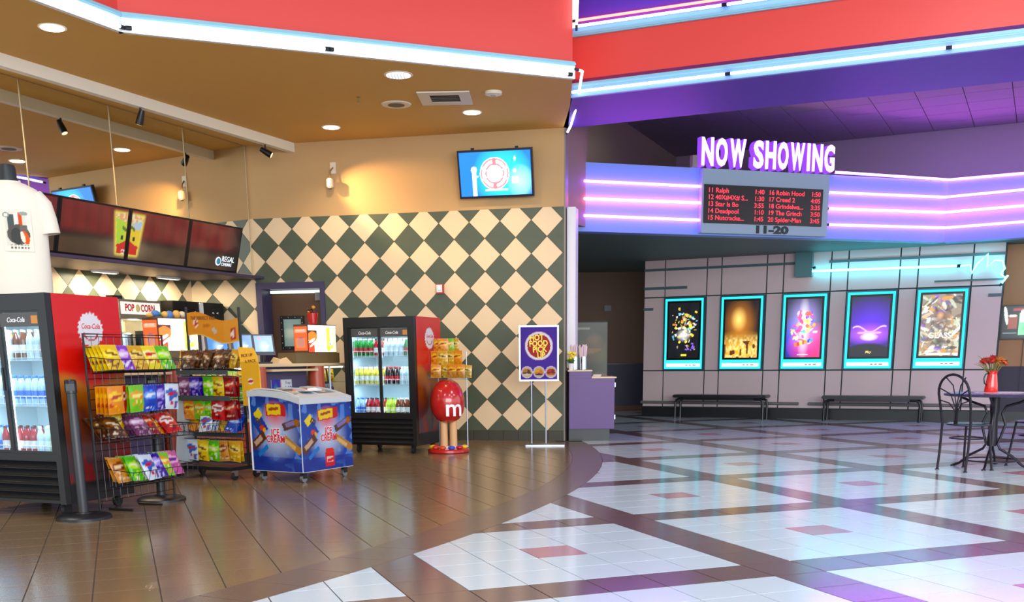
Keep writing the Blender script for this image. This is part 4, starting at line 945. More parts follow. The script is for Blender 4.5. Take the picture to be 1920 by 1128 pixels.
# ================================================================== ICE CREAM FREEZER
FZ = WT-math.radians(18.0)
fc = np.array(AB(2.701, 5.236)); FWd, FDp = .666, .77
ctr = fc + np.array([math.cos(FZ), math.sin(FZ), 0])*(-FWd/2) + np.array([-math.sin(FZ), math.cos(FZ), 0])*(FDp/2)
t = thing('ice_cream_freezer', 'small blue ice cream freezer with a curved grey lid on casters', 'freezer', tuple(ctr), FZ)
hw, hd_ = FWd/2, FDp/2
top = [(hw, .8), (.2, .833), (.08, .855), (-.05, .868), (-.2, .874), (-hw, .866)]
MB().prism_xz([(-hw+.008, .1), (hw-.008, .1)]+[(x*.976, z-.05) for x, z in top], -hd_+.008, hd_-.008).build('body', mat('freezer_white', '#dfe2e6', .35), t, fix=True)
MB().prism_xz([(x, z-.055) for x, z in top[::-1]]+top, -hd_, hd_).build('rim', mat('rim_grey', '#b9bcbd', .4), t, fix=True)
lid = MB().prism_xz([(x*.86, z+.001) for x, z in top[::-1]]+[(x*.86, z+.008) for x, z in top], -hd_+.05, hd_-.05).build('glass_lid', mat('lid_glass', '#7f8a94', .08, coat=.6), t, fix=True)
for y in (-hd_+.05, 0.0, hd_-.05): MB().tube([(x*.88, y, z+.01) for x, z in top], .008, 6).build('lid_rail', mat('rim_grey'), lid, smooth=True)
MB().box(.02, .2, -.14, .1, .858, .862).build('lid_sticker', mat('sticker_white', '#eef0f2', .4), lid)
MB().box(.06, .12, -.1, -.03, .8615, .8635).build('lid_sticker_mark', mat('red_ink'), lid)
def fart(right):
    def fn(A):
        A.fill(vnoise(A.u, A.v, 6, 5)*.55, '#2f62c8'); A.glow(.5, .52, .5, .46, '#e6f0ff', .95, 1.1); A.fill((vnoise(A.u, A.v, 11, 2) > .66)*.5, '#8fb4ec'); A.fill((A.v < .2)*(.9-vnoise(A.u, A.v, 5, 9)*.5), '#1c2f8c')
        A.glow(.5, .78, .24, .2, '#ff5a3c', .8, .8); A.rect(.32, .72, .76, .92, '#c8262a', 5); A.rect(.34, .62, .77, .91, '#f6cf26', 5); A.rect(.38, .58, .83, .87, '#a84a1e', 8)
        A.rect(.06, .26, .48, .82, '#1d3f9c', 38); A.rect(.08, .22, .7, .82, '#f0d23a', 38); A.ell(.22, .58, .05, .04, '#d8482a'); A.ell(.27, .55, .03, .03, '#e8b03a')
        A.rect(.64, 1.0, .62, .73, '#5a3a34', 22); A.rect(.7, .9, .65, .71, '#8a7aa8', 22); A.ell(.93, .72, .05, .05, '#a8683c')
        A.rect(-.02, .3, .34, .47, '#5a3420', 35); A.rect(.04, .22, .37, .44, '#c8a890', 35); A.rect(.1, .34, .24, .3, '#2a78c8', 35)
        A.rect(.62, 1.02, .33, .44, '#b8864c', -28); A.rect(.68, .9, .36, .42, '#e0bc80', -28)
        if right: A.rect(.44, .62, .05, .26, '#d8262e', 0); A.ell(.53, .28, .1, .045, '#e83a34'); A.rect(.47, .6, .1, .19, '#f0c8c4', 0); A.rect(.48, .59, .12, .16, '#d8262e', 8)
    return fn
P_FZ = printmat('freezer_print', 0, .25, .3)
Lh = MB()
def curved_print(name, w_, fn, P, zt):
    nx, ny = 70, 80; U, V = np.meshgrid(np.linspace(0, 1, nx+1), np.linspace(0, 1, ny+1)); u, v = U.ravel(), V.ravel(); A = Art(u, v, w_/.65, '#16307f'); fn(A)
    b = MB(); b.v = [P(a, b_, zt(a)) for a, b_ in zip(u, v)]; b.f = [(j*(nx+1)+i, j*(nx+1)+i+1, (j+1)*(nx+1)+i+1, (j+1)*(nx+1)+i) for j in range(ny) for i in range(nx)]; b.c = A.c
    return b.build(name, P_FZ, t)
tx_ = [p[0] for p in top][::-1]; tz_ = [p[1] for p in top][::-1]
g1 = curved_print('graphic_panel', FWd-.05, fart(False), lambda a, b_, zt: (-hw+.035+a*(FWd-.045), -hd_+.004, .105+b_*(zt-.105)), lambda a: float(np.interp(-hw+.035+a*(FWd-.045), tx_, tz_))-.058)
g2 = curved_print('graphic_panel', FDp-.02, fart(True), lambda a, b_, zt: (hw-.004, -hd_+.012+a*(FDp-.024), .105+b_*(zt-.105)), lambda a: .742)
INK = mat('ice_red', '#c81e24', .4)
for par, f_ in ((g1, lambda s, sz, x, z: ((x, -hd_+.002, z), 0)), (g2, lambda s, sz, x, z: ((hw+.0, x, z), math.pi/2))):
    for s_, z_ in (('ICE', .475), ('CREAM', .41)):
        at, rz_ = f_(s_, 0, .01, z_)
        text(s_, .092, mat('white_ink'), par, at, .0006, .06, rotz=rz_, sx=.8)
        d = np.array([math.sin(rz_), -math.cos(rz_), 0])*.0016
        text(s_, .092, INK, par, tuple(np.array(at)+d), .0006, .028, rotz=rz_, sx=.8)
    at, rz_ = f_('m', 0, -.2, .585); text('m', .1, mat('brown_ink', '#4a2a1a', .5), par, at, .0006, .02, rotz=rz_, roll=-.5)
for x in (-hw+.08, hw-.07):
    for y in (-hd_+.08, hd_-.08): caster(t, x, y, .038, mat('steel_wheel', '#8e9296', .3, metal=.8))
# ================================================================== CANDY STAND, HOT FOOD SIGN, CONDIMENT COUNTER
M_TANP = mat('tan_post', '#dba873', .4)
M_REDG = mat('red_gloss', '#c0201c', .18, coat=.5)
cx, cy = -0.78, 12.93
t = thing('candy_stand', 'glossy red ball candy stand on tan posts holding clear trays', 'display stand', (cx, cy, 0), WT)
MB().lathe([(.25, 0), (.262, .01), (.262, .035), (.245, .05), (.0001, .052)], 32).build('base', M_REDG, t, smooth=True)
for k, (x, y, c_) in enumerate(((-.19, -.06, '#e8b81e'), (-.12, -.16, '#c8381e'), (-.02, -.2, '#d8481e'), (.09, -.18, '#2a4cc0'), (.17, -.1, '#b8241c'), (.2, .02, '#e8b81e'), (-.2, .08, '#c8381e'), (.1, .1, '#2a4cc0'))):
    MB().ball((x, y, .07), .045, .045, .026, 14, 8).build('candy_piece', mat('candy_%s' % c_[1:], c_, .2), t, smooth=True)
for x, y in ((-.055, 0), (.06, .03)):
    MB().lathe([(.075, .052), (.075, .07), (.06, .075)], 20, (x, y, 0)).build('post_collar', mat('stand_white', '#ece8ea', .35), t, smooth=True)
    MB().tube([(x, y, .07), (x, y, .42)], .047, 16).build('post', M_TANP, t, smooth=True)
ballp = [(.0001, .36), (.07, .37), (.14, .41), (.195, .49), (.215, .58), (.212, .67), (.185, .77), (.135, .85), (.07, .89), (.0001, .9)]
MB().lathe(ballp, 36).build('ball_body', M_REDG, t, smooth=True)
mo = text('m', .3, mat('white_ink'), t, (0, 0, 0), .004, .012)
for v in mo.data.vertices:
    x, y, z = v.co; r_ = math.sqrt(max(.001, .216**2-x*x)); v.co = (x, -r_-.002+(y*.6), z)
mo.location = (0, 0, .55); mo.rotation_euler = (0, 0, math.radians(38))
for x, y in ((-.17, .2), (.2, .2)): MB().tube([(x, y, .05), (x, y, 1.23)], .008, 8).build('tray_rod', mat('silver_frame', '#a4a8b2', .3, metal=.9), t, smooth=True)
tr = MB().box(-.2, .3, -.16, .21, .9, .915).build('tray', M_CLEAR, t)
MB().box(-.2, .24, -.02, .2, 1.06, 1.07).build('tray', M_CLEAR, t); MB().box(-.19, .12, .06, .24, 1.22, 1.23).build('tray', M_CLEAR, t)
for x in (-.2, .3): MB().box(x-.004, x+.004, -.16, .16, .915, 1.0).build('tray_wall', M_CLEAR, t)
MB().box(-.2, .3, -.164, -.158, .915, 1.0).build('tray_wall', M_CLEAR, t)
fr = ((cx, cy, 0), WT); wh = 'in the clear trays above the red ball candy stand'; gp = 'bags in the candy stand trays'
for k, (kind, x, y, z, sc) in enumerate((('orange', -.12, -.08, .918, .8), ('gold', -.01, -.06, .918, .8), ('orange', .09, -.1, .918, .8), ('orange', .19, -.08, .918, .8), ('gold', .26, -.02, .918, .75),
    ('orange', -.15, .06, 1.072, .85), ('gold', -.06, .04, 1.072, .85), ('gold', .02, .06, 1.072, .85), ('orange', .13, .04, 1.072, .85), ('orange', -.14, .14, 1.232, .8), ('orange', -.07, .12, 1.232, .8), ('lime', .0, .14, 1.232, .8), ('gold', .06, .17, 1.232, .8))):
    put_bag(fr, kind, x, y, z, .05, random.uniform(-.3, .3), random.uniform(-.06, .06), sc, wh, gp)

M_SILV = mat('silver_frame', '#a4a8b2', .3, metal=.9)
t = thing('hot_food_sign', 'purple HOT FOOD PICK UP floor sign in a silver stand', 'sign', (.385, 13.78, 0), math.radians(-3))
MB().ring_xz((-.262, .262, .845, 1.56), (-.24, .24, .867, 1.538), -.02, .02).build('frame', M_SILV, t)
def hot(A):
    A.fill(np.ones(len(A.u)), '#4a22a6'); A.glow(.5, .6, .35, .5, '#6436c0', .5)
    A.ell(.5, .64, .275, .275, '#f0c0dc'); A.ell(.5, .64, .262, .262, '#ffffff'); A.ell(.5, .64, .225, .225, '#c01a22'); A.glow(.42, .7, .2, .25, '#d83a34', .4)
    for i, (c1, c2, c3) in enumerate((('#c88a48', '#5a3a22', '#e8e0c0'), ('#f0b83a', '#e8882a', '#3a2a3a'), ('#c8442c', '#8a2a1e', '#e07a4a'))):
        x = .17+.33*i; A.ell(x, .14, .115, .115, '#e8d8f0'); A.ell(x, .14, .1, .1, '#e2c4a8'); A.ell(x, .155, .08, .05, c1); A.rect(x-.12, x+.12, .11, .14, c2); A.ell(x, .095, .075, .02, c3); A.ell(x+.05, .16, .03, .03, c2)
picture('print', .48, .671, 70, 96, hot, printmat('matte_print', 0, .7, 0, .62), t, (-.24, -.01, .867))
YEL = mat('yellow_ink', '#f2d32a', .4)
for s_, x, z in (('HOT', -.03, 1.4), ('FOOD', -.005, 1.325), ('PICK', .01, 1.25), ('UP', .03, 1.175)): text(s_, .1, YEL, t, (x, -.013, z), .0008, .034, roll=.05, sx=.86)
for x in (-.1, .09): MB().tube([(x, 0, .03), (x, 0, .85)], .011, 10).build('pole', M_SILV, t, smooth=True)
MB().box(-.18, .34, -.13, .13, 0, .018).build('base_plate', M_SILV, t, bevel=.004)

M_PUR = mat('purple_laminate', '#62427c', .45)
M_CTOP = mat('beige_laminate', '#d8bc94', .4)
t = thing('condiment_counter', 'stepped purple laminate condiment counter at the end of the harlequin wall', 'counter', (1.13, 14.42, 0), 0)
MB().box(-.31, .26, .05, .6, 0, .17).build('toe_kick', mat('black_base'), t)
MB().box(-.31, .32, 0, .62, .17, .86).build('cabinet_body', M_PUR, t, bevel=.004)
MB().box(-.31, .0, 0, .62, .86, .955).build('riser', M_PUR, t)
MB().box(-.33, .01, -.015, .64, .955, .975).build('high_top', M_CTOP, t, bevel=.004); MB().box(.0, .345, -.015, .64, .86, .88).build('low_top', M_CTOP, t, bevel=.004)
for z in (.3, .74): MB().box(.32, .334, .0, .03, z, z+.06).build('hinge', M_SILV, t)
M_STRAW = mat('straw_paper', '#e2c9cf', .7)
for k, x in enumerate((.9, 1.02)):
    t = thing('straw_cup', ('steel cup of wrapped straws beside the yellow flowers on the purple counter', 'steel cup of wrapped straws next to the step of the purple counter')[k], 'cup', (x, 14.56, .975), 0, 'straw cups')
    MB().lathe([(.045, 0), (.05, .005), (.05, .18), (.046, .18), (.042, .01), (.0001, .01)], 20).build('cup', M_CHROME, t, smooth=True)
    r = random.Random(k)
    for _ in range(26):
        a = r.uniform(0, 6.28); d = r.uniform(0, .035); MB().tube([(d*.8*math.cos(a), d*.8*math.sin(a), .015), (d*1.8*math.cos(a), d*1.8*math.sin(a), r.uniform(.3, .345))], .009, 6).build('straw', M_STRAW, t)
t = thing('flower_pot', 'small white pot of yellow flowers on the purple counter', 'plant', (.85, 14.46, .975))
MB().lathe([(.03, 0), (.042, .09), (.038, .09), (.0001, .08)], 16).build('pot', mat('stand_white'), t, smooth=True)
r = random.Random(4)
for k in range(16):
    a = r.uniform(0, 6.28); d = r.uniform(0, .07); z = r.uniform(.14, .24); MB().ball((d*math.cos(a), d*math.sin(a), z), .022, .022, .018, 8, 6).build('blossom', mat('yellow_petal', '#ecd22a', .6), t, smooth=True)
for k in range(14):
    a = r.uniform(0, 6.28); d = r.uniform(.02, .09); MB().tube([(0, 0, .07), (d*.7*math.cos(a), d*.7*math.sin(a), .13), (d*math.cos(a), d*math.sin(a), r.uniform(.1, .18))], [.003, .01, .002], 5).build('leaf', mat('green_leaf', '#3c6a2c', .6), t)
t = thing('napkin_stack', 'low stack of napkins on the lower step of the purple counter', 'napkins', (1.2, 14.55, .88))
for k in range(4): MB().box(-.06, .06, -.06, .06, k*.008, k*.008+.007).build('napkin', mat('napkin', '#d8c8c0', .8), t, rotz=.1*k)

# ================================================================== CONCESSION COUNTER
M_TERRA = mat('terracotta_laminate', '#b04a30', .28, noise=.06)
M_CPUR = mat('counter_purple', '#4a4060', .5)
def unit(name, label, t0, cat='counter'): return thing(name, label, cat, CTR.P(t0, 0, 0), CTR.a)
t = unit('counter_worktop', 'long beige worktop along the top of the concession counter', 0.65, 'worktop')
MB().box(-2.9, 2.05, -.06, .62, 1.075, 1.11).build('slab', M_CTOP, t, bevel=.006)
def purple_unit(label, a, b):
    t = unit('counter_cabinet', label, (a+b)/2); L = (b-a)/2
    MB().box(-L, L, .1, .6, .12, 1.075).build('body', M_CPUR, t); MB().box(-L, L, .16, .58, 0, .12).build('toe_kick', mat('black_base'), t)
    MB().box(-L, L, -.1, .12, 1.02, 1.045).build('purse_shelf', M_CTOP, t, bevel=.004)
purple_unit('purple counter cabinet behind the near wire candy rack', -2.2, -.31)
purple_unit('purple counter cabinet with a low beige shelf between two terracotta columns', 1.2, 2.03)
for x, l_ in ((-.2, 'terracotta column of the counter beside the near candy case'), (1.1, 'terracotta column of the counter hidden behind the tall candy rack'), (2.15, 'terracotta column of the counter near the doorway')):
    t = unit('counter_column', l_, x); MB().lathe([(.1, .13), (.1, 1.074)], 24).build('shaft', M_TERRA, t, smooth=True, loc=(0, .04, 0)); MB().lathe([(.085, 0), (.085, .13)], 20).build('plinth', mat('black_base'), t, loc=(0, .05, 0))
def case(label, a, b, wh):
    t = unit('candy_case', label, (a+b)/2, 'display case'); L = (b-a)/2
    n = 12; front = [(-L+2*L*k/n, -.05-.08*math.sin(math.pi*k/n)) for k in range(n+1)]
    MB().prism(front+[(L, .55), (-L, .55)], .13, .47).build('base_panel', M_TERRA, t, fix=True)
    MB().box(-L, L, .05, .55, 0, .13).build('toe_kick', mat('black_base'), t)
    MB().prism([(x, y-.02) for x, y in front]+[(L, .55), (-L, .55)], .47, .5).build('ledge', M_CTOP, t, fix=True)
    MB().box(-L, L, .4, .55, .5, 1.07).build('back_panel', mat('case_back', '#c8b89a', .5), t)
    for x in (-L, L-.012): MB().box(x, x+.012, -.05, .4, .5, 1.07).build('glass_end', M_CLEAR, t)
    MB().box(-L, L, -.055, -.049, .5, 1.07).build('glass_front', M_CLEAR, t)
    for z in (.69, .87): MB().box(-L+.012, L-.012, .0, .4, z, z+.008).build('glass_shelf', M_CLEAR, t)
    for x in (-L+.015, L-.015): MB().tube([(x, -.06, .5), (x, -.06, 1.07)], .014, 8).build('corner_post', M_CHROME, t, smooth=True)
    MB().box(-L+.03, L-.03, .02, .05, 1.05, 1.066).build('case_lamp', emat('case_lamp', (1, .9, .7), 5), t)
    c = CTR.P((a+b)/2); k = ['lime', 'gold', 'yellow', 'green', 'orange', 'red', 'white']
    for si, z in enumerate((.503, .70, .88)):
        m_ = int(2*L/.15)
        for j in range(m_): put_bag((c, CTR.a), random.choice(k if si else ['green', 'white', 'lime', 'pink']), -L+.1+j*.15, .1, z, .15, random.uniform(-.1, .1), random.uniform(-.1, .1), .78, wh, 'bags '+wh)
case('glass candy case on a bulging terracotta base behind the tall candy rack', -.09, .98, 'inside the glass case behind the tall candy rack')
case('glass candy case at the doorway end of the counter beside the cooler', 2.27, 2.68, 'inside the glass case at the doorway end of the counter')

# light boxes on the worktop
def drink_ad(A):
    A.fill(np.ones(len(A.u)), '#fffdf2'); A.rect(.0, .3, .62, .82, '#3a2418'); A.ell(.14, .56, .28, .2, '#f0641e'); A.rect(.0, .2, .0, .42, '#e83a1e'); A.ell(.12, .42, .2, .05, '#ffffff', 25); A.ell(.16, .3, .2, .04, '#ffe8d8', 30)
    A.rect(.66, .8, .2, .95, '#ffe23a'); A.rect(.9, 1.0, .0, .9, '#ffef8a'); A.ell(.72, .14, .12, .12, '#9ad22a'); A.ell(.84, .2, .08, .09, '#f0a83a'); A.ell(.78, .3, .06, .06, '#5a8ae0'); A.rect(.03, .28, .92, .95, '#c8d8a8')
def lightbox(label, x0, x1, z0, z1, ped):
    t = unit('menu_light_box', label, (x0+x1)/2, 'light box'); L = (x1-x0)/2; t['group'] = 'drink light boxes on the counter'
    t.location[2] = 1.11
    o = 1.11
    MB().box(-L-ped, L+.02, .05, .33, 0, z0-o).build('pedestal', mat('bronze_box', '#6f5c3c', .4), t, bevel=.004)
    MB().box(-L, L, .08, .3, z0-o, z1-o).build('case', mat('case_brown', '#5a4030', .4), t)
    picture('lit_front', 2*L-.02, z1-z0-.02, 50, 40, drink_ad, printmat('box_glow', 1.9, .3), t, (-L+.01, .078, z0-o+.01))
    sd = picture('lit_side', .21, z1-z0-.05, 20, 30, lambda A: (A.rect(.1, .9, .75, .9, '#ffb08a'), A.ell(.5, .35, .2, .2, '#8a5a8a'), A.rect(.15, .85, .12, .5, '#f8a05a', 0, .5)), printmat('side_glow', .8, .3), t, (-L-.003, .295, z0-o+.025), X=(0, -1, 0), bg='#e8642a')
    text('ICE COLD', .03, mat('white_ink'), sd, (-L-.006, .19, z1-o-.07), .0005, .01, rotz=-math.pi/2)
    return t
lightbox('glowing drinks light box on the worktop beside the near popcorn machine', -.29, .26, 1.25, 1.595, 0.0)
lightbox('glowing drinks light box on the worktop in front of the doorway', 2.07, 2.62, 1.235, 1.577, .28)
# gadgets on the worktop
def reg_screen(A): A.fill(np.ones(len(A.u)), '#4a86c8'); A.glow(.5, .3, .4, .5, '#bfe0f0', .9); A.ell(.3, .8, .12, .08, '#d85a5a'); A.ell(.6, .3, .2, .1, '#e8e8d0', 20)
for k, (x, l_) in enumerate(((.55, 'grey register screen behind the tall candy rack, by the light box'), (.95, 'grey register screen behind the middle of the tall candy rack'), (1.3, 'grey register screen beside the PICK UP A PACK sign'))):
    t = unit('register_screen', l_, x, 'register'); t['group'] = 'register screens'; t.location[2] = 1.11; t.rotation_euler = (0, 0, CTR.a-.5)
    MB().box(-.08, .08, .18, .34, 0, .02).build('base', M_BLKP, t); MB().tube([(0, .26, .01), (0, .25, .2)], .02, 8).build('stem', M_BLKP, t)
    MB().add([(-.13, .2, .1), (.13, .2, .1), (.13, .26, .34), (-.13, .26, .34), (-.13, .23, .1), (.13, .23, .1), (.13, .29, .34), (-.13, .29, .34)], [(0, 1, 2, 3), (7, 6, 5, 4), (0, 4, 5, 1), (1, 5, 6, 2), (2, 6, 7, 3), (3, 7, 4, 0)]).build('screen_case', mat('register_grey', '#4a4c52', .4), t)
    picture('display', .22, .19, 16, 14, reg_screen, printmat('screen_glow', 1.0, .15), t, (-.11, .208, .14), Y=(0, .243, .97))
t = unit('chicken_cup', 'red cup heaped with brown and gold candy on the doorway light box', 2.3, 'cup'); t.location[2] = 1.577
MB().lathe([(.05, 0), (.07, .14), (.066, .14), (.0001, .12)], 18, (0, .18, 0)).build('cup', mat('red_gloss'), t, smooth=True)
r = random.Random(9)
for k in range(22): a = r.uniform(0, 6.28); d = r.uniform(0, .06); MB().ball((d*math.cos(a), .18+d*math.sin(a), .15+r.uniform(0, .08)), .022, .022, .02, 8, 6).build('sweet', mat('sweet%d' % (k % 3), ('#4a2a1a', '#c8923a', '#7a2a1a')[k % 3], .35), t, smooth=True)
t.name = 'candy_cup'
t = unit('candy_heap', 'heap of colourful toy packets on top of the near light box', -.05, 'packets'); t.location[2] = 1.595
for k in range(11): MB().ball((-.22+k*.042, .19+r.uniform(-.05, .05), .022+r.uniform(0, .02)), .045, .04, .022+.012*(k % 3), 10, 6).build('packet', mat('packet%d' % (k % 4), ('#e0a850', '#4a78b8', '#d8c8a8', '#3a9a8a')[k % 4], .5), t, smooth=True)
t = unit('paper_heap', 'crumpled paper bag on the worktop beside the PICK UP A PACK sign', 1.55, 'paper'); t.location[2] = 1.11
MB().add([(-.1, .02, 0), (.12, .0, 0), (.13, .16, 0), (-.09, .18, 0), (-.07, .04, .05), (.05, .03, .075), (.07, .13, .05), (-.05, .14, .08)], [(0, 3, 2, 1), (4, 5, 6, 7), (0, 1, 5, 4), (1, 2, 6, 5), (2, 3, 7, 6), (3, 0, 4, 7)]).build('bag', mat('kraft', '#d8b888', .8), t)
def card(A): A.fill(np.ones(len(A.u)), '#f4f2f6'); A.fill(A.u < .45, '#4a44b0'); A.glow(.2, .1, .3, .7, '#3ab8c8', .9, .7); A.glow(.12, .9, .2, .5, '#7a4ac8', .8); A.glow(.45, .7, .12, .4, '#d8483a', .9)
ka = CTR.px(508, 712, -.095); kb = CTR.px(547, 728, -.095)
t = thing('free_offer_card', 'white and blue card reading Free 110 on the purple counter cabinet', 'sign', CTR.P((ka[0]+kb[0])/2, .092, kb[1]), CTR.a)
MB().box(-(kb[0]-ka[0])/2, (kb[0]-ka[0])/2, .0, .006, -.06, ka[1]-kb[1]).build('board', mat('sticker_white', '#eef0f2', .4), t)
picture('print', kb[0]-ka[0], ka[1]-kb[1]+.06, 30, 20, card, PRINT, t, (-(kb[0]-ka[0])/2, -.002, -.06))
text('Free', .05, mat('blue_ink', '#4a4a9a', .5), t, (.11, -.004, .07), .0005, .005); text('110', .085, mat('blue_ink'), t, (.11, -.004, .0), .0005, .01)
# ================================================================== MENU SCREENS, TV, SHIRT FORM
P_SCR = printmat('menu_glow', .55, .12)
def menu(i):
    def fn(A):
        A.fill(np.clip((A.v-.36)*6, 0, 1), '#7a1512'); A.fill(np.clip((A.v-.36)*6, 0, 1)*(np.sin(A.u*34+i) > .2)*.35, '#5a0c0c'); A.fill(np.clip((.4-A.v)*8, 0, 1)*(.6+.3*vnoise(A.u, A.v, 5, i)), '#5c4630')
        cx = {1: 1.03, 2: -0.03}.get(i)
        if cx is not None:
            X = A.u-cx; Wd = .15+.075*A.v; inb = (np.abs(X) < Wd)*(A.v > .09)
            A.glow(cx, .2, .9, .35, '#c8b090', .6); A.glow(cx, .6, .6, .7, '#d0604a', .6)
            A.fill(np.clip((Wd+.05-np.abs(X))*22, 0, 1)*np.clip((A.v-.03)*16, 0, 1)*np.clip((.97-A.v)*16, 0, 1), '#ffe65a')
            A.fill(inb*(A.v < .84), '#f4cf2c'); A.fill(inb*(A.v < .84)*np.clip(-X*9+.2, 0, 1), '#b8e03a'); A.fill(inb*(A.v > .62)*(A.v < .84)*np.clip(X*9, 0, 1), '#b8d0e8')
            A.fill(inb*(A.v < .33+.05*np.cos(X*18)), '#d8281e'); A.fill((np.abs(X+.03) < .05)*inb*(A.v < .22)*(vnoise(A.u, A.v, 30, 2) > .4), '#f6efe6')
            A.fill(((X/.225)**2+((A.v-.84)/.085)**2 < 1)*1.0, '#f0b070'); A.fill(((X/.225)**2+((A.v-.84)/.085)**2 < 1)*(vnoise(A.u, A.v, 34, 3) > .55), '#fbe6b8')
            A.fill((np.abs(X) < .1)*(np.abs(A.v-.62-.03*np.sin(X*40)) < .035), '#5a7a2a'); A.fill((np.abs(np.abs(X)-.09) < .02)*(np.abs(A.v-.42) < .045), '#2a2a20')
        if i == 3: A.fill(np.clip((A.u-.62)*2.6, 0, .95), '#160d0c')
    return fn
SW, SH_ = 1.06, .62
mlabs = ['menu screen with dark red curtain picture behind the white shirt form', 'menu screen with the left half of a glowing popcorn bucket', 'menu screen with the right half of a glowing popcorn bucket', 'menu screen with the REGAL CINEMAS logo']
tilt = math.radians(15)
for k in range(4):
    xe = -.5-(3-k)*1.09
    t = thing('menu_screen', mlabs[k], 'screen', MWF.P(xe-SW/2, -.06, 2.335), MWF.a, 'menu screens over the counter')
    c_, s_ = math.cos(tilt), math.sin(tilt)
    def T(x, y, z): return (x, y*c_-z*s_, y*s_+z*c_)
    b = MB().box(-SW/2-.012, SW/2+.012, 0, .05, 0, SH_); b.v = [T(*v) for v in b.v]; b.build('housing', M_BLKP, t)
    scr = picture('display', SW-.04, SH_-.05, 80, 46, menu(k), P_SCR, t, T(-SW/2+.02, -.002, .03), Y=(0, -s_, c_), bg='#1c0c0a')
    if k == 3:
        M_LOGO = emat('logo_white', (.8, .9, 1), 1.0)
        for s2, z, sz in (('REGAL', .175, .1), ('CINEMAS', .105, .06)):
            o = text(s2, sz, M_LOGO, scr, (0, 0, 0), .0006, .006, shear=.12, align='LEFT', sx=.9); o.location = T(.17, -.006, z); o.rotation_euler = (tilt, 0, 0)
        b = MB().lathe([(.058, 0), (.058, .002)], 24).build('logo_disc', M_LOGO, scr); b.location = T(.1, -.006, .14); b.rotation_euler = (math.pi/2+tilt, 0, 0)
        b = MB().lathe([(.042, .002), (.042, .004)], 20).build('logo_globe', emat('logo_blue', (.05, .22, .35), .8), scr); b.location = T(.105, -.006, .14); b.rotation_euler = (math.pi/2+tilt, 0, 0)
    MB().box(-.2, .2, .04, .05, .1, .5).build('bracket', M_BLKP, t)
def tvart(A):
    A.fill(np.ones(len(A.u)), '#1f7af0'); A.glow(.6, .45, .75, .75, '#2adcf6', 1, .6); A.glow(.85, .3, .35, .4, '#b8fff6', .9, .8)
    A.ell(.49, .5, .37, .37, '#ffe0ea'); d = A.dist(.49, .5, 1, 1); an = np.degrees(np.arctan2(A.v-.5, (A.u-.49)*A.asp))
    A.fill((d < .345)*(d > .2), '#f07a86')
    for a, w_ in ((45, 42), (135, 42), (0, 24), (180, 24), (-45, 42), (-135, 42)):
        da = np.abs((an-a+180) % 360-180); A.fill((d < .315)*(d > .235)*(da < w_*.85), '#fff0f2')
    for a in (22, 158, -22, -158): da = np.abs((an-a+180) % 360-180); A.fill((d < .36)*(d > .19)*(da < 4), '#fff6f8')
    A.ell(.49, .5, .2, .2, '#ffffff'); A.ell(.2, .6, .075, .075, '#f0fdff'); A.rect(.17, .225, .0, .56, '#eafcff'); A.rect(.2, .26, .42, .46, '#eafcff', 15)
    A.ell(.74, .8, .03, .05, '#2ab8a8'); A.ell(.78, .82, .025, .06, '#e8fff8'); A.ell(.77, .55, .05, .05, '#e6fffa'); A.rect(.73, .82, .27, .42, '#fbe6ee'); A.rect(.745, .8, .29, .37, '#ffffff'); A.rect(.35, .67, .1, .15, '#d8fbff')
t = thing('wall_tv', 'tilted wall television with a bright cyan slide above the harlequin tiles', 'television', TW.P(3.46, -.12, 3.25), WT)
tl = math.radians(13); c_, s_ = math.cos(tl), math.sin(tl)
T = lambda x, y, z: (x, y*c_-z*s_, y*s_+z*c_)
b = MB().box(-.51, .51, 0, .06, 0, .6); b.v = [T(*v) for v in b.v]; b.build('housing', mat('tv_navy', '#0b0f2a', .3), t)
picture('display', .97, .545, 120, 70, tvart, printmat('tv_glow', 1.25, .12), t, T(-.485, -.002, .028), Y=(0, -s_, c_))
for x in (-.3, .3): b = MB().box(x-.02, x+.02, .01, .05, .6, .625); b.v = [T(*v) for v in b.v]; b.build('clip', M_BLKP, t)
MB().box(-.12, .12, .04, .12, .2, .42).build('wall_mount', M_BLKP, t)

# shirt form on the big cooler
sc_ = np.array(coolL.location); fx = ony(62, 545, 8.42); SZ = 1.652
t = thing('shirt_form', 'cream T-shirt with a grey and orange print on a black headless bust form', 'shirt display', (fx[0], 8.2, SZ), math.radians(20))
def ringpts(cx, cz, rx, ry, n=28, dx=0): return [(cx+rx*math.cos(2*math.pi*k/n), ry*math.sin(2*math.pi*k/n), cz) for k in range(n)]
prof = [(0.0, .235, .13), (.15, .235, .135), (.35, .238, .14), (.52, .245, .145), (.64, .25, .14), (.72, .235, .125), (.77, .19, .105), (.805, .12, .08), (.82, .075, .065)]
n = 36; b = MB(); cols = []
for z, rx, ry in prof:
    for k in range(n):
        a = 2*math.pi*k/n; wob = 1+.012*math.sin(a*7+z*9)*(1-z); b.v.append((rx*math.cos(a)*wob, ry*math.sin(a)*wob, z+.012))
b.f = [(i*n+k, i*n+(k+1) % n, (i+1)*n+(k+1) % n, (i+1)*n+k) for i in range(len(prof)-1) for k in range(n)]
M_SHIRT = mat('cream_cotton', '#dfd5c2', .85, bump=.05, nscale=60)
b.build('shirt_body', M_SHIRT, t, smooth=True)
for s in (-1, 1):
    b = MB(); pts = [((s*.16, 0, .73), .075), ((s*.21, -.005, .66), .085), ((s*.235, -.01, .56), .082), ((s*.25, -.01, .46), .08)]
    b.tube([p for p, _ in pts], [r_ for _, r_ in pts], 18, caps=False); b.build('sleeve', M_SHIRT, t, smooth=True)
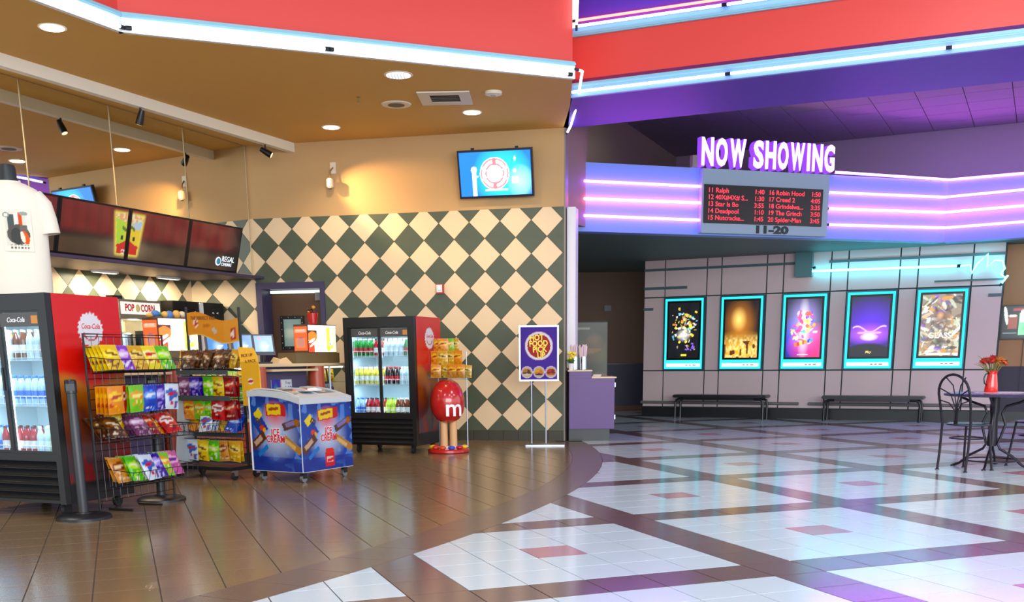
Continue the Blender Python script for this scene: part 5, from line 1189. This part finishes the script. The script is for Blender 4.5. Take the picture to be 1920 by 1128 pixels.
MB().lathe([(.07, .77), (.078, .8), (.066, .86), (.062, .93), (.055, .95), (.0001, .955)], 24).build('neck_form', mat('form_black', '#1a2022', .5), t, smooth=True)
MB().tube([(.078*math.cos(k*math.pi/12), .068*math.sin(k*math.pi/12)-.004, .835-.012*(k > 12)) for k in range(24)], .011, 8, closed=True).build('collar', M_SHIRT, t, smooth=True)
MB().lathe([(.12, 0), (.12, .012), (.03, .016)], 20).build('form_base', mat('form_black'), t)
def tee(A):
    A.fill(np.ones(len(A.u)), '#f4ead6'); A.rect(.1, .82, .12, .96, '#c8c8b8', 0, .55); A.rect(.2, .45, .3, .88, '#4a5450'); A.rect(.42, .55, .45, .9, '#efe9dc'); A.rect(.56, .7, .62, .92, '#d8532a'); A.ell(.15, .86, .08, .06, '#8a8f86'); A.ell(.15, .86, .05, .04, '#efe6d4')
    A.ell(.75, .9, .1, .05, '#9a9f96'); A.ell(.52, .4, .26, .24, '#57504a'); A.ell(.45, .36, .13, .2, '#3a3c38'); A.rect(.6, .85, .3, .62, '#6a625c'); A.ell(.74, .33, .09, .16, '#e0602e', 15); A.ell(.66, .34, .05, .14, '#efe2cc', 10)
    A.fill((A.v < .16)*(A.v > .04)*(A.u > .18)*(A.u < .85)*(np.sin(A.u*55) > -.2)*(np.sin(A.v*90) > -.4), '#6a6660')
pr = picture('shirt_print', .2, .3, 40, 60, tee, printmat('cloth_print', 0, .85, 0, .84), t, (-.06, 0, .32))
for v in pr.data.vertices:
    x, y, z = v.co; rx, ry = np.interp(z-.012, [p[0] for p in prof], [p[1] for p in prof]), np.interp(z-.012, [p[0] for p in prof], [p[2] for p in prof]); v.co = (x, -ry*math.sqrt(max(.01, 1-(x/rx)**2))*1.02-.004, z)

# ================================================================== DOORWAY
dr = struct(MB().box(DX0, DX1, .32, .4, 0, DZ).build('door_1', mat('door_brown', '#5a3a22', .5, noise=.08, nscale=3), loc=TW.P(0), rotz=WT))
M_DF = mat('door_frame_purple', '#3a3358', .4)
f = MB(); f.box(DX0, DX0+.09, -.02, .3, 0, DZ); f.box(DX1-.07, DX1, -.02, .3, 0, DZ); f.box(DX0+.09, DX1-.07, -.02, .3, DZ-.09, DZ); f.build('door_frame', M_DF, dr)
MB().box(DX0+.12, DX1-.07, .2, .26, DZ-.14, DZ-.1).build('light_bar', emat('door_bar', (.85, 1, .9), .9), dr)
MB().box(DX1-.22, DX1-.1, .16, .3, DZ-.25, DZ-.14).build('door_closer', mat('closer_grey', '#8a8a8a', .4), dr)
g0 = TW.px(525, 592, -.31); g1 = TW.px(573, 655, -.31)
gx0, gx1, gz0, gz1 = g0[0], g1[0], g1[1], g0[1]
gk = MB().ring_xz((gx0, gx1, gz0, gz1), (gx0+.05, gx1-.05, gz0+.05, gz1-.05), .3, .32).build('window_gasket', M_RUB, dr, bevel=.006)
MB().box(gx0+.04, gx1-.04, .31, .318, gz0+.04, gz1-.04).build('window_pane', mat('door_pane', '#8fb0aa', .08, spec=.9), gk)  # teal base colour stands in for the reflection in the glass
bolt = MB().lathe([(.008, 0), (.006, .006)], 8).mesh('bolt', M_CHROME)
for x in np.linspace(gx0+.03, gx1-.03, 4):
    for z in (gz0+.025, gz1-.025): link('bolt', bolt, gk, (x, .3, z), (math.pi/2, 0, 0))
for z in np.linspace(gz0+.1, gz1-.1, 4):
    for x in (gx0+.025, gx1-.025): link('bolt', bolt, gk, (x, .3, z), (math.pi/2, 0, 0))
MB().box(DX0-.5, DX1+.5, .42, .5, 0, 2.6).build('door_back_stop', mat('corridor_brown'), dr)
# alarm box, wall sensor, ceiling fixtures
ex = TW.px(826, 541)
t = thing('fire_alarm', 'small white and red fire alarm box on the harlequin tiles', 'alarm', TW.P(ex[0], 0, ex[1]-.05), WT)
MB().box(-.055, .055, -.04, 0, -.02, .11).build('case', mat('alarm_red', '#b83a34', .4), t, bevel=.006); MB().box(-.045, .035, -.05, -.04, 0, .1).build('strobe', mat('alarm_white', '#e8e2dc', .3), t); MB().box(-.02, .015, -.056, -.05, .03, .08).build('lens', M_CHROME, t)
sp = TW.px(625, 316)
t = thing('wall_speaker', 'small cream wall sensor on a bent arm high on the tan paint', 'sensor', TW.P(sp[0], 0, sp[1]-.35), WT)
MB().box(-.04, .04, -.02, 0, .28, .43).build('plate', mat('sensor_cream', '#e0d4be', .4), t); MB().tube([(0, -.02, .36), (-.02, -.07, .31), (-.02, -.09, .22)], .01, 6).build('arm', mat('brass_arm', '#8a6a3a', .4), t, smooth=True)
MB().box(-.06, .02, -.14, -.06, .08, .21).build('head', mat('sensor_cream'), t, bevel=.015); MB().cyl((-.02, -.1, .085), (-.02, -.1, .07), .022, 14).build('lens', M_BLKP, t)
t.name = 'wall_sensor'
M_LITE = emat('downlight', (1.0, .93, .80), 7)
def downlight(label, P, r=.1, power=70, baffle=False, grp='recessed ceiling lights'):
    t = thing('recessed_light', label, 'ceiling light', (P[0], P[1], 4.1), 0, grp)
    b = MB(); b.lathe([(r+.025, -.006), (r+.025, 0)], 28); b.build('trim_ring', mat('valance_white'), t)
    MB().lathe([(r, -.012), (r, -.0065)], 28).build('lens', emat('downlight_cool', (.85, .84, 1.0), 1.3) if baffle else M_LITE, t)
    if baffle:
        for k in range(6): MB().box(-r+.03+k*.032, -r+.034+k*.032, -r*.8, r*.8, -.03, -.012).build('louvre', M_SILV, t)
    l = bpy.data.lights.new('downlight_lamp', 'SPOT'); l.energy = power; l.color = (1.0, .80, .52); l.spot_size = math.radians(135); l.spot_blend = .8; l.shadow_soft_size = .1
    o = bpy.data.objects.new('downlight_lamp', l); COL.objects.link(o); o.parent = t; o.location = (0, 0, -.05)
    return t
for (X, Y), l_, pw_, bf in (((98, 51), 'recessed light in the tan ceiling between valance and angled fascia', 75, 0), ((747, 140), 'louvred recessed light in the tan ceiling nearest the white fascia neon', 40, 1), ((621, 238), 'recessed light in the tan ceiling above the doorway', 75, 0), ((885, 210), 'recessed light in the tan ceiling in front of the wall television', 75, 0)):
    downlight(l_, onz(X, Y, 4.1), .1 if not bf else .13, pw_, bf)
for P, l_ in (((-5.0, 11.2), 'recessed light behind the lit valance near the menu screens'), ((-5.2, 8.3), 'recessed light over the open end of the serving aisle'), ((-2.7, 12.4), 'recessed light in the tan ceiling above the counter registers')):
    if l_.startswith('recessed light in'): continue
    downlight(l_, P, .1, 75)
P = onz(743, 195, 4.1)
t = thing('ceiling_speaker', 'round cream ceiling speaker in the tan ceiling', 'speaker', (P[0], P[1], 4.1)); MB().lathe([(.17, -.012), (.18, 0)], 32).build('rim', mat('sensor_cream'), t, smooth=True); MB().lathe([(.1, -.016), (.1, -.012)], 24).build('grille', mat('speaker_grille', '#6f6648', .7), t)
P = onz(925, 172, 4.1)
t = thing('smoke_detector', 'round smoke detector in the tan ceiling', 'detector', (P[0], P[1], 4.1)); MB().lathe([(.06, -.04), (.095, -.03), (.1, 0)], 28).build('body', mat('sensor_cream'), t, smooth=True); MB().lathe([(.03, -.046), (.03, -.04)], 16).build('sensor', mat('closer_grey'), t)
P = onz(672, 182, 4.1)
t = thing('sprinkler_head', 'tiny sprinkler head in the tan ceiling', 'sprinkler', (P[0], P[1], 4.1)); MB().lathe([(.012, -.05), (.01, -.01), (.03, 0)], 12).build('body', mat('brass_arm'), t); MB().lathe([(.025, -.056), (.025, -.053)], 12).build('deflector', mat('brass_arm'), t)
P = onz(835, 182, 4.1)
t = thing('ceiling_vent', 'square white air vent in the tan ceiling', 'vent', (P[0], P[1], 4.1), WT+math.radians(10))
for k, h_ in enumerate((.3, .2)): MB().ring_xz((-h_, h_, -h_, h_), (-h_+(.1 if k == 0 else .03), h_-(.1 if k == 0 else .03), -h_+(.1 if k == 0 else .03), h_-(.1 if k == 0 else .03)), -.02, -.005).build('vent_frame', mat('vent_white', '#dcd2c0', .5), t).rotation_euler = (math.pi/2, 0, 0)
for k in range(5): MB().add([(-.17, -.15+k*.07, -.02), (.17, -.15+k*.07, -.02), (.17, -.12+k*.07, -.005), (-.17, -.12+k*.07, -.005)], [(0, 1, 2, 3)]).build('louvre', mat('vent_white'), t)
MB().box(-.2, .2, -.2, .2, -.004, -.001).build('duct', mat('vent_dark', '#4a4436', .7), t)
# black spotlights under the valance
for k, ((X, Y), tgt) in enumerate((((263, 205), AB(-.9, 2.6, 2.4)), ((497, 275), AB(2.2, -.02, 3.2)))):
    x, z = VF.px(X, Y, -.045); P = VF.P(x, .045, 3.98)
    t = thing('track_spotlight', ('black spotlight under the white valance aimed at the menu screens', 'black spotlight under the end of the white valance aimed at the tan wall')[k], 'spotlight', P, 0, 'valance spotlights')
    MB().tube([(0, 0, 0), (0, 0, -.06)], .012, 8).build('yoke', M_BLKP, t)
    d = (Vector(tgt)-Vector(P)); d.z -= .3; d.normalize(); a = Vector((0, 0, -.09)); MB().tube([a-d*.07, a+d*.02, a+d*.09], [.03, .042, .045], 14).build('head', M_BLKP, t, smooth=True)
    MB().tube([a+d*.0901, a+d*.092], .036, 14).build('lens', emat('spot_lens', (1, .7, .35), 2.0), t)
    l = bpy.data.lights.new('spotlight_lamp', 'SPOT'); l.energy = (45, 230)[k]; l.color = (1, .62, .25); l.spot_size = math.radians((70, 42)[k]); l.spot_blend = .7; l.shadow_soft_size = .03
    o = bpy.data.objects.new('spotlight_lamp', l); COL.objects.link(o); o.parent = t; o.location = a+d*.1
    o.rotation_euler = (Vector(tgt)-(Vector(P)+a)).to_track_quat('-Z', 'Y').to_euler()

# ================================================================== BACK COUNTER: POPCORN MACHINE, OVENS
bc = thing('back_counter', 'brown back counter along the wall under the menu screens', 'counter', LWF.P(-2.2, -.02, 0), LWF.a)
MB().box(-2.6, 2.1, -.68, 0, .1, .88).build('cabinet_body', mat('back_brown', '#5c4634', .5), bc); MB().box(-2.62, 2.12, -.7, 0, .88, .92).build('top', mat('steel_top', '#a8a49a', .3, metal=.8), bc); MB().box(-2.6, 2.1, -.62, 0, 0, .1).build('toe_kick', mat('black_base'), bc)
off = .7
p0 = LWF.px(225, 557, off); p1 = LWF.px(309, 690, off); pw0, pw1 = p0[0]-.05, p1[0]
t = thing('popcorn_machine', 'steel popcorn machine with a white POP CORN sign on the back counter', 'popcorn machine', LWF.P((pw0+pw1)/2, -.4, .92), LWF.a)
h = (pw1-pw0)/2; ptop = p0[1]-.92
MB().box(-h, h, -.3, .3, 0, .18).build('base', mat('steel_top'), t); hdp = MB().box(-h, h, -.32, .3, ptop-.26, ptop-.02).build('hood', mat('steel_hood', '#8d8678', .35, metal=.6), t)
sg = MB().box(-h+.02, h-.03, -.328, -.32, ptop-.2, ptop-.05).build('sign_panel', mat('sign_cream', '#efe9e2', .4, emit='#fff4e6', es=.35), hdp)
text('POP', .12, mat('ice_red'), sg, (-h+.17, -.331, ptop-.125), .001, .03, sx=.75); text('CORN', .12, mat('ice_red'), sg, (.12, -.331, ptop-.125), .001, .03, sx=.75); MB().ball((-.065, -.33, ptop-.125), .04, .006, .05, 10, 6).build('sign_kernel', mat('kernel', '#e8d488', .6), sg)
MB().box(-h+.02, -h+.2, -.2, -.1, ptop-.02, ptop+.03).build('vent_cap', M_BLKP, hdp)
for x in (-h, h-.03): MB().box(x, x+.03, -.3, .3, .18, ptop-.26).build('side_post', mat('steel_top'), t)
MB().box(-h+.03, h-.03, -.3, -.292, .18, ptop-.26).build('glass_front', M_CLEAR, t); MB().box(-h, h, .28, .3, .18, ptop-.26).build('back_panel', mat('steel_back', '#b9a88a', .4, metal=.3), t)
MB().lathe([(.11, .4), (.13, .42), (.13, .58), (.1, .6)], 20, (-.02, 0, 0)).build('kettle', M_CHROME, t, smooth=True); MB().tube([(-.02, 0, .6), (-.02, 0, ptop-.26)], .015, 8).build('kettle_arm', M_CHROME, t)
MB().box(h-.28, h-.05, -.25, -.1, .38, .62).build('control_box', M_BLKP, t)
MB().ball((0, 0, .2), h-.08, .24, .12, 20, 8).build('popcorn_pile', mat('popcorn', '#e8d49a', .8, bump=.8, nscale=50), t, smooth=True)
l = bpy.data.lights.new('popcorn_lamp', 'POINT'); l.energy = 14; l.color = (1, .85, .55); l.shadow_soft_size = .05
o = bpy.data.objects.new('popcorn_lamp', l); COL.objects.link(o); o.parent = t; o.location = (0.1, -.1, ptop-.3)
p0 = LWF.px(320, 563, .5); p1 = LWF.px(434, 600, .5)
t = thing('warming_oven', 'black warming oven with an orange stripe stacked over the back counter', 'oven', LWF.P((p0[0]-.02+p1[0])/2-.12, -.3, .92), LWF.a)
hh = .55; top_ = p0[1]-.92
MB().box(-hh, hh, -.22, .25, 0, top_-.4).build('lower_cabinet', mat('steel_hood'), t); up_ = MB().box(-hh, hh, -.25, .25, top_-.4, top_).build('upper_oven', M_BLKP, t, bevel=.006)
MB().box(-hh, -.02, -.256, -.25, top_-.26, top_-.21).build('orange_stripe', mat('orange_sticker2', '#d8542a', .4), up_); MB().box(-.0, .07, -.27, -.25, top_-.9, top_-.01).build('white_post', mat('stand_white'), t)
for x in (-.1, .3, .4): MB().ball((x, -.256, top_-.14), .02, .012, .02, 10, 6).build('knob', M_CHROME, up_, smooth=True)
for x in (.1, .34): MB().box(x, x+.19, -.3, -.22, top_-.52, top_-.45).build('paper_tray', mat('sticker_white', '#eef0f2', .4), t)
# added fill lights under the bulkhead that brighten the wall tiles
for k in range(3):
    x = -1.0-1.2*k; t = thing('under_shelf_fill', 'slim added fill light under the mirrored bulkhead, %s' % ('by the ovens', 'over the popcorn machine', 'beyond the popcorn machine')[k], 'light', MWF.P(x, .7, 2.29), MWF.a, 'added fill lights under the bulkhead')
    MB().box(-.2, .2, -.04, .04, -.03, 0).build('housing', mat('stand_white'), t); MB().box(-.18, .18, -.03, .03, -.034, -.03).build('diffuser', emat('shelf_fill_glow', (1, .9, .68), 1.6), t)
    l = bpy.data.lights.new('shelf_fill_lamp', 'AREA'); l.shape = 'RECTANGLE'; l.size = .36; l.size_y = .06; l.energy = 16; l.color = (1, .84, .58)
    o = bpy.data.objects.new('shelf_fill_lamp', l); COL.objects.link(o); o.parent = t; o.location = (0, 0, -.04)
